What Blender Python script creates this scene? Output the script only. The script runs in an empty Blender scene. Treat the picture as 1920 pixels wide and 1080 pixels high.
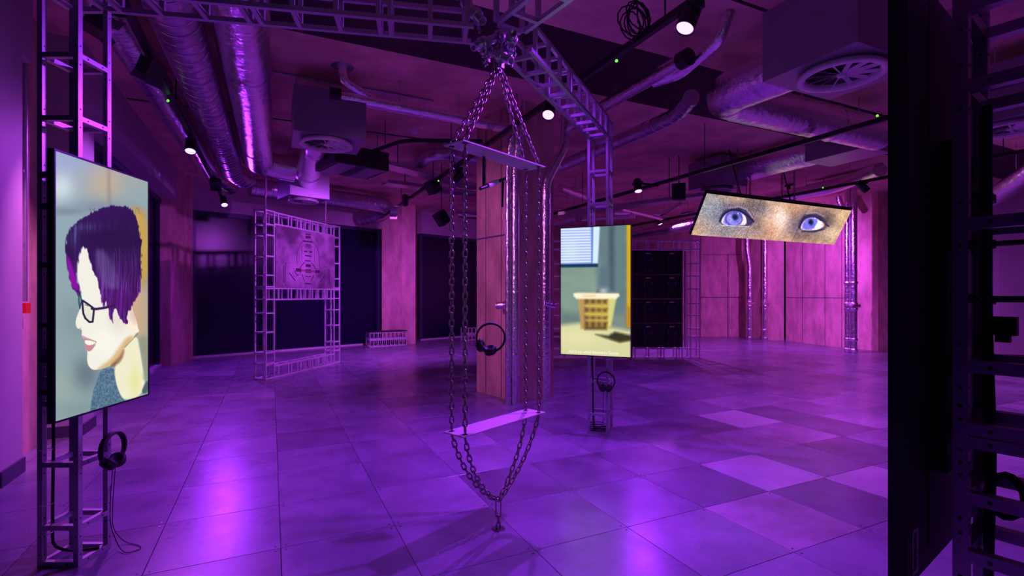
import bpy, math, random
import numpy as np
from mathutils import Vector, Matrix
random.seed(7); np.random.seed(7)
scene = bpy.context.scene
C = scene.collection

# ------------------------------------------------------------------ camera
F, CX, CY, H = 939.3, 960.0, 552.0, 1.338
cd = bpy.data.cameras.new('camera'); cam = bpy.data.objects.new('camera', cd); C.objects.link(cam)
cam.location = (0, 0, H); cam.rotation_euler = (math.pi/2, 0, 0)
cd.sensor_width = 36; cd.lens = F/1920*36; cd.shift_y = (CY-540)/1920; cd.clip_start = .02
scene.camera = cam
# ------------------------------------------------------------------ world, exposure
w = bpy.data.worlds.new('night'); scene.world = w; w.use_nodes = True
w.node_tree.nodes['Background'].inputs[0].default_value = (.01, .008, .03, 1)
w.node_tree.nodes['Background'].inputs[1].default_value = .1
vs = scene.view_settings
vs.view_transform = 'Standard'; vs.look = 'None'; vs.exposure = .12; vs.gamma = 1; vs.use_curve_mapping = False
LAMP = 410.0           # watts of one stage lamp
VIOLET = (.34, .03, 1.0); MAGENTA = (.56, .075, 1.0); PINK = (.95, .2, .9)

# ------------------------------------------------------------------ helpers
YAW = math.radians(25.669)
GX = Vector((math.cos(YAW), math.sin(YAW), 0)); GY = Vector((-math.sin(YAW), math.cos(YAW), 0)); Z = Vector((0, 0, 1))
CEIL = 3.75
def G(gx, gy, z=0): return GX*gx + GY*gy + Vector((0, 0, z))
def at(px, py, d): return Vector(((px-CX)/F*d, d, H-(py-CY)/F*d))
def ht(px, py, z):                       # the point at height z on a line of sight
    return at(px, py, (H-z)*F/(py-CY))
def fl(px, py): return ht(px, py, 0)
def V(*a): return Vector(a)

def wmat(o):
    m = o.matrix_basis.copy(); p = o.parent
    while p: m = p.matrix_basis @ m; p = p.parent
    return m
def link(o, parent=None, mw=None):
    C.objects.link(o)
    if parent: o.parent = parent
    if mw is not None:
        o.matrix_basis = (wmat(parent).inverted() @ mw) if parent else mw
    return o
def tag(o, label=None, cat=None, group=None, kind=None):
    if label: o['label'] = label
    if cat: o['category'] = cat
    if group: o['group'] = group
    if kind: o['kind'] = kind
    return o
def thing(name, loc, label, cat, group=None):
    o = bpy.data.objects.new(name, None); o.empty_display_size = .1; o.location = loc; C.objects.link(o)
    return tag(o, label, cat, group)

class MB:
    def __init__(s): s.v = []; s.f = []; s.sm = []
    def add(s, vs, fs, smooth=False):
        b = len(s.v); s.v += [tuple(x) for x in vs]; s.f += [tuple(i+b for i in f) for f in fs]; s.sm += [smooth]*len(fs); return s
    def obox(s, c, ax, ay, az):          # centre and three half-axis vectors
        c, ax, ay, az = Vector(c), Vector(ax), Vector(ay), Vector(az)
        vs = [c+ax*i+ay*j+az*k for i in (-1, 1) for j in (-1, 1) for k in (-1, 1)]
        fs = [(0, 1, 3, 2), (4, 6, 7, 5), (0, 4, 5, 1), (2, 3, 7, 6), (0, 2, 6, 4), (1, 5, 7, 3)]
        if ax.cross(ay).dot(az) < 0: fs = [f[::-1] for f in fs]
        return s.add(vs, fs)
    def box(s, a, b):
        a, b = Vector(a), Vector(b); c = (a+b)/2; h = (b-a)/2
        return s.obox(c, (abs(h.x), 0, 0), (0, abs(h.y), 0), (0, 0, abs(h.z)))
    def slab(s, a, b, z0, z1, t):        # upright slab over floor line a-b, thickness t to the right of a->b
        a = Vector((a[0], a[1], 0)); b = Vector((b[0], b[1], 0)); d = (b-a).normalized(); n = V(d.y, -d.x, 0)*t
        c = (a+b)/2+n/2+V(0, 0, (z0+z1)/2)
        return s.obox(c, (b-a)/2, n/2, V(0, 0, (z1-z0)/2))
    def bar(s, p, q, w, h=None, up=Z):
        p, q = Vector(p), Vector(q); h = h or w; d = (q-p).normalized()
        if abs(d.dot(up)) > .98: up = V(1, 0, 0)
        u = up.cross(d).normalized(); v = d.cross(u)
        return s.obox((p+q)/2, (q-p)/2, u*w/2, v*h/2)
    def tube(s, pts, r, n=10, caps=True, jit=0, closed=False, radii=None):
        pts = [Vector(p) for p in pts]; m = len(pts); vs = []; fs = []
        t0 = (pts[1]-pts[0]).normalized(); u = t0.orthogonal().normalized()
        if abs(t0.z) < .9: u = Z.cross(t0).normalized()
        for i, p in enumerate(pts):
            if closed: t = (pts[(i+1) % m]-pts[i-1]).normalized()
            else: t = (pts[min(i+1, m-1)]-pts[max(i-1, 0)]).normalized()
            u = (u-t*u.dot(t)).normalized(); v = t.cross(u); rr = radii[i] if radii else r
            for k in range(n):
                a = 2*math.pi*k/n; q = rr*(1+(random.uniform(-jit, jit) if jit else 0))
                vs.append(p+u*math.cos(a)*q+v*math.sin(a)*q)
        for i in range(m if closed else m-1):
            for k in range(n):
                j = (i+1) % m
                fs.append((i*n+k, i*n+(k+1) % n, j*n+(k+1) % n, j*n+k))
        s.add(vs, fs, True)
        if caps and not closed:
            s.add(vs[:n], [tuple(range(n))[::-1]]); s.add(vs[-n:], [tuple(range(n))])
        return s
    def lathe(s, prof, c, axis=Z, n=28, closed=False):
        c = Vector(c); axis = Vector(axis).normalized(); u = axis.orthogonal().normalized(); v = axis.cross(u); vs = []; fs = []
        for r, h in prof:
            for k in range(n):
                a = 2*math.pi*k/n; vs.append(c+u*math.cos(a)*r+v*math.sin(a)*r+axis*h)
        m = len(prof)
        for i in range(m if closed else m-1):
            j = (i+1) % m
            for k in range(n): fs.append((i*n+k, i*n+(k+1) % n, j*n+(k+1) % n, j*n+k))
        return s.add(vs, fs, True)
    def disc(s, c, axis, r, n=16, t=.004):
        c = Vector(c); a = Vector(axis).normalized()
        return s.tube([c-a*t/2, c+a*t/2], r, n)
    def build(s, name, mat, parent=None, origin=None):
        me = bpy.data.meshes.new(name)
        if parent is not None: org = wmat(parent).translation
        elif origin is not None: org = Vector(origin)
        else: org = V(0, 0, 0)
        me.from_pydata([tuple(Vector(x)-org) for x in s.v], [], s.f)
        me.polygons.foreach_set('use_smooth', s.sm); me.materials.append(mat); me.update()
        o = bpy.data.objects.new(name, me); C.objects.link(o)
        if parent is not None:
            o.parent = parent
            if len(wmat(parent).to_3x3().to_euler()) and wmat(parent).to_3x3() != Matrix.Identity(3): o.matrix_basis = wmat(parent).inverted() @ Matrix.Translation(org)
        else: o.location = org
        return o

UNIT = {}
def cube_for(mat):
    if mat.name not in UNIT:
        m = MB().obox((0, 0, 0), (.5, 0, 0), (0, .5, 0), (0, 0, .5))
        me = bpy.data.meshes.new('bar_'+mat.name); me.from_pydata(m.v, [], m.f); me.materials.append(mat); me.update(); UNIT[mat.name] = me
    return UNIT[mat.name]
def bar(parent, name, p, q, w, mat, up=Z, h=None):
    p, q = Vector(p), Vector(q); d = q-p; L = d.length; d.normalize(); h = h or w
    if abs(d.dot(up)) > .98: up = GX
    u = up.cross(d).normalized(); v = d.cross(u)
    m = Matrix(((d.x*L, u.x*w, v.x*h, 0), (d.y*L, u.y*w, v.y*h, 0), (d.z*L, u.z*w, v.z*h, 0), (0, 0, 0, 1)))
    m.translation = (p+q)/2
    o = bpy.data.objects.new(name, cube_for(mat)); return link(o, parent, m)
def inst(parent, name, mesh, mw):
    o = bpy.data.objects.new(name, mesh); return link(o, parent, mw)
def fillet(pts, r, n=6):
    pts = [Vector(p) for p in pts]; out = [pts[0]]
    for a, b, c in zip(pts, pts[1:], pts[2:]):
        d1 = (a-b); d2 = (c-b); q = min(r, d1.length*.45, d2.length*.45)
        s, e = b+d1.normalized()*q, b+d2.normalized()*q
        for k in range(n+1):
            t = k/n; out.append(s*(1-t)**2+b*2*t*(1-t)+e*t*t)
    out.append(pts[-1]); return out
def resample(pts, step):
    pts = [Vector(p) for p in pts]; L = [0]
    for a, b in zip(pts, pts[1:]): L.append(L[-1]+(b-a).length)
    n = max(2, int(round(L[-1]/step))); out = []; j = 0
    for k in range(n+1):
        d = L[-1]*k/n
        while j < len(L)-2 and L[j+1] < d: j += 1
        t = (d-L[j])/max(1e-9, L[j+1]-L[j]); out.append(pts[j].lerp(pts[j+1], min(1, t)))
    return out

# ------------------------------------------------------------------ materials
def mat(name, col, rough=.5, metal=0, spec=.5, var=0, vscale=3, bump=0, bscale=30, emit=None, estr=1, coat=0, stretch=None, rvar=0, dark=None, detail=6, bdist=.02):
    m = bpy.data.materials.new(name); m.use_nodes = True; nt = m.node_tree; b = nt.nodes['Principled BSDF']
    def I(k, v): b.inputs[k].default_value = v
    I('Base Color', (*col, 1)); I('Roughness', rough); I('Metallic', metal); I('Specular IOR Level', spec)
    if coat: I('Coat Weight', coat); I('Coat Roughness', .12)
    if emit: I('Emission Color', (*emit, 1)); I('Emission Strength', estr)
    if var or bump or rvar:
        tc = nt.nodes.new('ShaderNodeTexCoord'); mp = nt.nodes.new('ShaderNodeMapping')
        nt.links.new(tc.outputs['Object'], mp.inputs[0])
        if stretch: mp.inputs['Scale'].default_value = stretch
        if name.startswith('tile'):                    # every tile gets its own patch of the stain pattern
            oi = nt.nodes.new('ShaderNodeObjectInfo'); vm = nt.nodes.new('ShaderNodeVectorMath'); vm.operation = 'SCALE'; vm.inputs[0].default_value = (37.3, 51.7, 23.9)
            nt.links.new(oi.outputs['Random'], vm.inputs['Scale']); nt.links.new(vm.outputs[0], mp.inputs['Location'])
        def noise(sc, det=detail):
            n = nt.nodes.new('ShaderNodeTexNoise'); n.inputs['Scale'].default_value = sc; n.inputs['Detail'].default_value = det
            n.inputs['Roughness'].default_value = .62; nt.links.new(mp.outputs[0], n.inputs['Vector']); return n
        if var:
            n = noise(vscale); r = nt.nodes.new('ShaderNodeValToRGB')
            r.color_ramp.elements[0].position = .3; r.color_ramp.elements[1].position = .72; r.color_ramp.interpolation = 'EASE'
            lo = dark or tuple(c*(1-var) for c in col); hi = tuple(min(1, c*(1+var*.6)) for c in col)
            r.color_ramp.elements[0].color = (*lo, 1); r.color_ramp.elements[1].color = (*hi, 1)
            nt.links.new(n.outputs['Fac'], r.inputs[0]); nt.links.new(r.outputs[0], b.inputs['Base Color'])
        if rvar:
            n = noise(vscale*1.7); mr = nt.nodes.new('ShaderNodeMapRange')
            mr.inputs[3].default_value = max(0, rough-rvar); mr.inputs[4].default_value = min(1, rough+rvar)
            nt.links.new(n.outputs['Fac'], mr.inputs[0]); nt.links.new(mr.outputs[0], b.inputs['Roughness'])
        if bump:
            n = noise(bscale); bp = nt.nodes.new('ShaderNodeBump'); bp.inputs['Strength'].default_value = bump; bp.inputs['Distance'].default_value = bdist
            nt.links.new(n.outputs['Fac'], bp.inputs['Height']); nt.links.new(bp.outputs[0], b.inputs['Normal'])
    return m
M = {}
M['concrete'] = mat('board_concrete', (.68, .46, .35), .8, var=.3, vscale=2.2, bump=.3, bscale=16, stretch=(2, 2, .8), detail=9)
M['ceiling'] = mat('ceiling_concrete', (.80, .52, .40), .85, var=.3, vscale=1.6, bump=.2, bscale=10)
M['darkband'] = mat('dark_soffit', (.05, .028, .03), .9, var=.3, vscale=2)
M['plaster'] = mat('painted_plaster', (.50, .44, .46), .6, var=.08, vscale=2)
M['skirting'] = mat('dark_skirting', (.06, .05, .09), .5)
M['glass'] = mat('night_glass', (.006, .005, .03), .26, spec=.35)
M['wframe'] = mat('window_frame_grey', (.05, .045, .1), .4, metal=.3)
M['sill'] = mat('pale_threshold', (.6, .55, .6), .4)
M['gap'] = mat('floor_gap', (.02, .016, .02), .9)
M['tile'] = mat('tile_grey', (.215, .20, .265), .29, var=.3, vscale=2.2, rvar=.1)
M['tile_b'] = mat('tile_dull', (.16, .145, .19), .33, var=.3, vscale=2.6, rvar=.1)
M['tile_c'] = mat('tile_clear', (.275, .255, .325), .26, var=.28, vscale=2.0, rvar=.1)
M['tile_p'] = mat('tile_pale', (.42, .42, .44), .3, var=.15, vscale=2.2, rvar=.08)
M['tile_s'] = mat('tile_scuffed', (.33, .30, .31), .36, var=.45, vscale=1.8, rvar=.1)
M['alu'] = mat('aluminium', (.52, .50, .55), .4, metal=.85, var=.12, vscale=8)
M['alu_lit'] = mat('lit_aluminium', (.86, .82, .86), .5, metal=.5, var=.1, vscale=8)  # aluminium of the frames and benches, lamp brightness put into the colour
M['alu_dk'] = mat('aged_aluminium', (.5, .48, .55), .42, metal=.85, var=.15, vscale=8)
M['foil'] = mat('foil_lagging', (.9, .87, .9), .2, metal=1, bump=.6, bscale=12, detail=5, bdist=.025)
M['foil_fine'] = mat('foil_pipe_lagging', (.9, .87, .9), .2, metal=1, bump=.8, bscale=18, detail=4, bdist=.015)
M['galv'] = mat('galvanised_duct', (.6, .58, .64), .34, metal=.9, var=.12, vscale=6)
M['galvbox'] = mat('galvanised_box', (.34, .33, .38), .4, metal=.6, var=.1, vscale=4)
M['white'] = mat('white_enamel', (.75, .72, .72), .4)
M['black'] = mat('black_paint', (.012, .011, .014), .45)
M['rubber'] = mat('black_rubber', (.01, .01, .011), .6)
M['tvback'] = mat('television_back', (.012, .011, .016), .5, bump=.03, bscale=80)
M['bezel'] = mat('television_bezel', (.014, .013, .016), .35)
M['chain'] = mat('chain_steel', (.34, .27, .28), .3, metal=1, var=.3, vscale=30)
M['board'] = mat('sheet_metal', (.62, .56, .58), .5, metal=.25, var=.12, vscale=3)
M['panel'] = mat('etched_panel', (.52, .40, .50), .5, metal=.2, var=.75, vscale=1.6, detail=3)
M['panelmark'] = mat('panel_slot', (.09, .03, .09), .8)
M['paneltint'] = mat('panel_tint', (.45, .17, .25), .55, metal=.2, var=.3, vscale=3)
M['red'] = mat('red_callpoint', (.75, .02, .015), .4)
M['paper'] = mat('paper_label', (.7, .7, .72), .6)
M['ink'] = mat('ink', (.02, .02, .02), .7)
M['cushion'] = mat('ear_cushion', (.02, .017, .02), .55)
M['ledcab'] = mat('led_cabinet', (.018, .016, .022), .35, bump=.1, bscale=15)
M['ledpink'] = mat('cabinet_handle', (.9, .45, .6), .35, metal=.4)
M['ledblue'] = mat('cabinet_latch', (.05, .1, .8), .4)
M['lens'] = mat('lamp_lens', (0, 0, 0), .3, emit=(.80, .36, 1), estr=2.2)
M['lensblue'] = mat('lamp_lens_blue', (0, 0, 0), .3, emit=(.4, .4, 1), estr=1.6)
M['green'] = mat('green_led', (0, 0, 0), .3, emit=(.12, 1, .04), estr=1.6)
M['caption'] = mat('caption_white', (0, 0, 0), .3, emit=(.9, .9, .9), estr=1)
M['seat_up'] = M['board']

# ------------------------------------------------------------------ structure
def struct(o): o['kind'] = 'structure'; return o
struct(MB().box((-12, -8, -.14), (20, 22, -.032)).build('floor', M['gap']))
floor = bpy.data.objects['floor']
# floor tiles: 600 mm access-floor panels
TO = V(-1.220, 2.643, 0); TS = .6
def tcorner(i, j): return TO+GX*(i*TS)+GY*(j*TS)
def tile_mesh(m):
    b = MB(); s = .2987; t = .2972
    vs = [(x*s, y*s, -.031) for x, y in ((-1, -1), (1, -1), (1, 1), (-1, 1))]+[(x*s, y*s, -.0015) for x, y in ((-1, -1), (1, -1), (1, 1), (-1, 1))]+[(x*t, y*t, 0) for x, y in ((-1, -1), (1, -1), (1, 1), (-1, 1))]
    fs = [(8, 9, 10, 11)]
    for k in range(4):
        q = (k+1) % 4; fs += [(k, q, 4+q, 4+k), (4+k, 4+q, 8+q, 8+k)]
    b.add(vs, fs); me = bpy.data.meshes.new('floor_tile'); me.from_pydata(b.v, [], b.f); me.materials.append(m); me.update(); return me
def tile_material():
    # one tile material: every tile keeps its own shade through the object's random value
    return None
TM = {k: tile_mesh(M[k]) for k in ('tile', 'tile_b', 'tile_c', 'tile_p', 'tile_s')}
special = {(-1, 2): 'tile_c', (1, 0): 'tile_c', (5, -1): 'tile_p', (6, -2): 'tile_p', (4, -2): 'tile_s', (4, -1): 'tile_b', (5, -2): 'tile_b', (3, -2): 'tile_c'}
for px, py, k in ((1382, 783, 'tile_p'), (1380, 745, 'tile_c'), (1475, 778, 'tile_b'), (1320, 795, 'tile_b'), (1510, 727, 'tile_s'), (1030, 765, 'tile')):
    p = fl(px, py)-TO; special[(math.floor(p.dot(GX)/TS), math.floor(p.dot(GY)/TS))] = k
cells = []
for i in range(-4, 24):
    for j in range(-7, 26):
        c = tcorner(i+.5, j+.5)
        if c.y > 19.5 or c.y < -5 or c.dot(GX) < -2.5 or c.x > 16.5: continue
        vis = c.y > .9 and abs(c.x/c.y) < 1.25
        cells.append((1/(c.y**3) if vis else 0, i, j, c))
cells.sort(key=lambda t: -t[0])
rot = Matrix.Rotation(YAW, 4, 'Z'); rest = MB()
R2 = random.Random(5)
for n, (a, i, j, c) in enumerate(cells):
    k = special.get((i, j)) or R2.choices(('tile', 'tile_b', 'tile_c'), (5, 2.2, 1.6) if i >= 4 else (9, .5, .3))[0]
    if n < 290 and a > 0:
        inst(floor, 'floor_tile', TM[k], Matrix.Translation(c) @ rot @ Matrix.Rotation(math.pi/2*R2.randrange(4), 4, 'Z'))
    else:
        rest.add([c+GX*x*.2985+GY*y*.2985 for x, y in ((-1, -1), (1, -1), (1, 1), (-1, 1))], [(0, 1, 2, 3)])
tag(rest.build('floor_tile_field', M['tile'], floor), kind='stuff')
sc1, sc2 = MB(), MB()
for i in range(-2, 9):
    for j in range(-4, 6):
        c = tcorner(i, j)
        if not (1.6 < c.y < 5.5): continue
        for u in (-1, 1):
            for v in (-1, 1):
                q = c+GX*u*.026+GY*v*.026; (sc1 if (i*3+j+u) % 3 else sc2).disc(q+V(0, 0, .0006), Z, .0055, 8, .001)
tag(sc1.build('tile_screws', M['black'], floor), kind='stuff'); tag(sc2.build('tile_screws', M['alu'], floor), kind='stuff')

# ceiling with a flat transverse strip in a darker colour
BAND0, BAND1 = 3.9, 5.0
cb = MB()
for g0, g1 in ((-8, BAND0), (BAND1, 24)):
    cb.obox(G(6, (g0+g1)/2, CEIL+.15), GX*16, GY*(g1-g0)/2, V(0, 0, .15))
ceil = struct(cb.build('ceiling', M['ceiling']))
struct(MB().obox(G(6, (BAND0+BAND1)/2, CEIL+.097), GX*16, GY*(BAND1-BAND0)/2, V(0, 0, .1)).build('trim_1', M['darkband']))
tag(bpy.data.objects['trim_1'], 'dark flat strip crossing the concrete ceiling')

def wall(name, parts, m):
    b = MB()
    for p in parts: b.slab(*p)
    return struct(b.build(name, m))
def g2(gx, gy): p = G(gx, gy); return (p.x, p.y)
# left wall
wall('wall_left_pier', [(g2(-1.87, 5.0), g2(-1.87, 6.04), 0, CEIL, -.5)], M['concrete'])
wall('wall_left_bulkhead', [(g2(-1.69, -3.5), g2(-1.69, 5.18), 3.15, CEIL, -.7), (g2(-1.62, 6.02), g2(-1.62, 11.35), 3.14, CEIL, -.7)], M['plaster'])
wall('trim_bulkhead', [(g2(-1.595, 6.02), g2(-1.595, 11.35), 3.14, 3.3, -.05)], M['plaster'])
wall('wall_left_lining', [(g2(-1.69, 4.65), g2(-1.69, 5.0), 0, 3.15, -.5), (g2(-1.62, 6.04), g2(-1.62, 6.42), 0, 3.14, -.5)], M['plaster'])
wall('baseboard_left', [(g2(-1.675, 4.64), g2(-1.675, 5.012), .002, .11, -.04), (g2(-1.87, 6.03), g2(-1.605, 6.03), .002, .105, -.02), (g2(-1.605, 6.03), g2(-1.605, 6.43), .002, .105, -.04)], M['skirting'])
def window(name, a, b, z1, n, depth=.06):
    a = Vector((a[0], a[1], 0)); b = Vector((b[0], b[1], 0)); d = (b-a).normalized(); nn = V(-d.y, d.x, 0)
    root = thing(name, a, None, None); root['kind'] = 'structure'
    fr = MB()
    fr.bar(a+V(0, 0, z1-.04), b+V(0, 0, z1-.04), .09, .08); fr.bar(a+d*.03, a+d*.03+V(0, 0, z1), .06, .09, d); fr.bar(b-d*.03, b-d*.03+V(0, 0, z1), .06, .09, d)
    fr.build('window_frame', M['wframe'], root)
    MB().bar(a+V(0, 0, .02), b+V(0, 0, .02), .1, .04).build('threshold', M['sill'], root)
    L = (b-a).length
    for k in range(n):
        p, q = a+d*(L*k/n+.02), a+d*(L*(k+1)/n-.02)
        MB().bar(p+nn*.05+V(0, 0, z1/2), q+nn*.05+V(0, 0, z1/2), .02, z1-.08).build('pane', M['glass'], root)
        if k: MB().bar(a+d*(L*k/n)+nn*.04+V(0, 0, .03), a+d*(L*k/n)+nn*.04+V(0, 0, z1-.05), .05, .06, d).build('mullion', M['wframe'], root)
    return root
window('window_1', g2(-1.95, -3.4), g2(-1.95, 4.64), 3.15, 4)
window('window_2', g2(-1.9, 6.43), g2(-1.9, 11.28), 3.13, 3)
# corner pier, skewed end wall
PA = (-6.44, 9.45); PB = (-6.60, 10.36); PC = (-3.51, 13.51)
wall('wall_corner_pier', [(PA, PB, 0, CEIL, -.6), (g2(-2.1, 11.25), PA, 0, CEIL, -.4)], M['concrete'])
wall('wall_back_bulkhead', [(PB, PC, 3.10, CEIL, -.5), ((-2.61, 14.45), (.9, 18.0), 3.10, CEIL, -.5)], M['plaster'])
window('window_3', (PB[0]-.1, PB[1]+.12), (PC[0]-.1, PC[1]+.12), 3.1, 3)
window('window_4', (-2.68, 14.55), (.8, 18.1), 3.1, 3)
wall('wall_back_pier', [(PC, (-2.98, 13.66), 0, CEIL, -1.2), ((-2.98, 13.55), (-2.62, 13.6), 0, CEIL, -1.1)], M['concrete'])
wall('wall_back', [((.9, 18.0), (6.0, 15.95), 0, CEIL, -.3), ((6.0, 15.9), (7.33, 15.9), 0, CEIL, -.3)], M['concrete'])
wall('wall_right', [((7.33, 15.9), (7.45, 15.0), 0, CEIL, -.3), ((7.45, 14.75), (7.9, 14.55), 0, CEIL, -.3), ((7.9, 14.45), (8.35, 12.25), 0, CEIL, -.3)], M['concrete'])
wall('wall_right_pier', [((8.42, 12.3), (8.62, 11.95), 0, CEIL, -.5), ((8.62, 11.8), (8.95, 11.85), 0, CEIL, -.5)], M['concrete'])
wall('wall_right_far', [((9.0, 12.3), (10.9, 11.2), 0, CEIL, -.3), ((10.9, 11.2), (16, 9), 0, CEIL, -.3)], M['plaster'])
wall('wall_behind', [((16, 9), g2(12.2, -3.5), 0, CEIL, -.3), (g2(12.2, -3.5), g2(-2.3, -3.5), 0, CEIL, -.3)], M['plaster'])
# formwork joints on the right concrete wall
jn = MB()
a, b = V(7.9, 14.45, 0), V(8.35, 12.25, 0); d = (b-a).normalized(); nn = V(d.y, -d.x, 0)
for t in (.28, .62, .85): p = a+(b-a)*t+nn*.0; jn.bar(p, p+V(0, 0, CEIL), .012, .012, d)
jn.bar(a+V(0, 0, 1.25), b+V(0, 0, 1.25), .012, .012)
jn.bar(V(6.0, 15.89, 1.25), V(7.33, 15.89, 1.25), .012, .012); jn.bar(V(6.85, 15.89, 0), V(6.85, 15.89, 2.6), .014, .014, GX); jn.bar(V(6.0, 15.89, 2.6), V(7.33, 15.89, 2.6), .012, .012)
struct(jn.build('trim_formwork_joints', M['skirting']))
# ceiling conduit slots
cj = MB()
for gy, x0, x1 in ((7.6, -1.6, 3.0), (2.9, -1.6, 5)): cj.obox(G((x0+x1)/2, gy, CEIL-.004), GX*(x1-x0)/2, GY*.012, V(0, 0, .006))
struct(cj.build('trim_ceiling_joints', M['darkband']))
# pillar
P1 = V(-.488, 6.94, 0); e = V(.6, -.8, 0); e2 = V(.8, .6, 0)
pl = MB().obox(P1+e*.4725+e2*.29+V(0, 0, CEIL/2), e*.4725, e2*.29, V(0, 0, CEIL/2))
pillar = tag(struct(pl.build('wall_pillar', M['concrete'])), 'board-marked concrete pillar standing behind the chain swing')
pj = MB()
for t in (.24, .62): p = P1+e*.945*t; pj.bar(p+V(0, 0, .01), p+V(0, 0, CEIL-.02), .008, .008, e)
pj.bar(P1+V(0, 0, 2.1), P1+e*.94+V(0, 0, 2.1), .008, .02)
pj.build('board_joint', M['skirting'], pillar)

# ------------------------------------------------------------------ truss gantry
def box_truss(parent, o, A, u, v, s, stations, tw=.025, m='alu', ends=True, sides=None):
    """four chords from o along A, square s (centre to centre) in u, v, rungs at the stations (metres)"""
    A = Vector(A); d = A.normalized(); L = A.length; M_ = M[m]
    cs = [o, o+u*s, o+u*s+v*s, o+v*s]
    for c in cs: bar(parent, 'chord', c-d*tw*.0, c+A, tw, M_, up=u)
    for st in stations:
        for k in range(4):
            if sides and k not in sides: continue
            a, b = cs[k]+d*st, cs[(k+1) % 4]+d*st; x = (b-a).normalized()*tw*.5
            bar(parent, 'rung', a+x, b-x, tw*.98, M_, up=d)
gantry = thing('truss_gantry', (0, 2.9, 0), 'three-legged aluminium ladder-truss gantry carrying the swing and the tall screens', 'truss')
ST = [.0125, .19, .5, .80, .92, 1.035, 1.062, 1.19, 1.484, 1.767, 1.93, 2.206, 2.516, 2.84, 3.0]
S_ = .178
# legs: corner, u, v
legL = (V(-2.318, 2.47, 0), V(1, 0, 0), V(0, 1, 0))
u2 = V(.919, -.394, 0); leg2 = (V(.742, 4.825, 0), u2, V(.394, .919, 0))
u3 = V(.797, .604, 0); leg3 = (V(.938, 1.045, 0), u3, V(.604, -.797, 0))
for (o, u, v) in (legL, leg2, leg3):
    box_truss(gantry, o, V(0, 0, 3.03), u, v, S_, ST)
# overhead arms meeting above the swing
def arm(p, q, st):
    d = (q-p); d.z = 0; L = d.length; d.normalize(); n = V(d.y, -d.x, 0)
    box_truss(gantry, p-n*S_/2+V(0, 0, 2.845), d*L, n, Z, S_, st)
hubc = V(-.08, 2.92, 0)
cL = V(-2.14, 2.56, 0); c2 = leg2[0]+leg2[1]*S_/2-leg2[2]*.015; c3 = V(1.13, 1.20, 0)
arm(cL, hubc-V(.15, .02, 0), [.08, .28, .50, .72, .78, .98, 1.2, 1.42, 1.48, 1.7, 1.9])
arm(c2, hubc+V(.11, .2, 0), [.04, .22, .42, .62, .84, 1.05, 1.1, 1.3, 1.52, 1.75])
arm(c3, hubc+V(.08, -.1, 0), [.1, .3, .5, .8, 1.05, 1.1, 1.35, 1.6, 1.85, 2.0])
# clamp tubes with couplers at the joint
def pipe_clamp(p, q, r=.024):
    p, q = Vector(p), Vector(q); d = (q-p).normalized()
    t = MB(); n = d.orthogonal().normalized()
    t.lathe([(r, 0), (r, (q-p).length), (r*.82, (q-p).length), (r*.82, 0)], p, d, 16, True)
    o = t.build('clamp_tube', M['alu'], gantry)
    for k in (.25, .7):
        c = p.lerp(q, k); m = MB(); m.lathe([(r+.002, -.02), (r+.012, -.016), (r+.012, .016), (r+.002, .02)], c, d, 16)
        side = d.cross(Z).normalized(); m.obox(c+V(0, 0, -r-.018), d*.014, side*.012, Z*.016)
        m.tube([c+V(0, 0, -r-.02)+side*.02, c+V(0, 0, -r-.075)+side*.02], .005, 8)
        m.obox(c+V(0, 0, -r-.055)+side*.02, d*.004+side*.01, side*.004, Z*.008)
        m.obox(c+V(0, 0, -r-.055)+side*.02, d*.022, side*.003, Z*.007)
        m.build('coupler', M['alu'], gantry)
pipe_clamp(at(887, 88, 2.80), at(958, 60, 2.95)); pipe_clamp(at(900, 90, 2.95), at(958, 114, 2.80))
pipe_clamp(at(962, 62, 2.78), at(950, 106, 2.98)); pipe_clamp(at(905, 40, 2.75), at(860, -10, 2.9))
# bolt holes on the nearer legs
hb = MB()
for (o, u, v), nmax in ((legL, 1), (leg2, 1), (leg3, 1)):
    for k, c in enumerate((o, o+u*S_, o+u*S_+v*S_, o+v*S_)):
        for st in ST:
            for dz in (-.045, .045):
                zz = st+dz
                if zz < .02 or zz > 3: continue
                for n, sgn in ((u, 1), (u, -1), (v, -1), (v, 1)):
                    hb.disc(c+n*sgn*.0126+V(0, 0, zz), n, .0042, 6, .0008)
tag(hb.build('bolt_holes', M['ink'], gantry), kind='stuff')
hb = MB()
for (o, u, v) in (legL, leg3):
    for st in ST:
        for t in (.045, .135):
            hb.disc(o+u*t-v*.0126+V(0, 0, st), v, .0045, 6, .0008); hb.disc(o+u*(S_+.0126)+v*t+V(0, 0, st), u, .0045, 6, .0008); hb.disc(o-u*.0126+v*t+V(0, 0, st), u, .0045, 6, .0008)
tag(hb.build('bolt_holes', M['ink'], gantry), kind='stuff')
# long bolts sticking out of the near leg
o, u, v = leg3
for zz, ln in ((1.452, .14), (1.325, .14), (1.44, .1), (1.33, .1)):
    b = o+u*(S_ if ln > .12 else 0)+V(0, 0, zz); MB().tube([b-v*.02, b+v*ln], .005, 8).tube([b+v*.012, b+v*.024], .011, 6).build('threaded_rod', M['black'], gantry)

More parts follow.
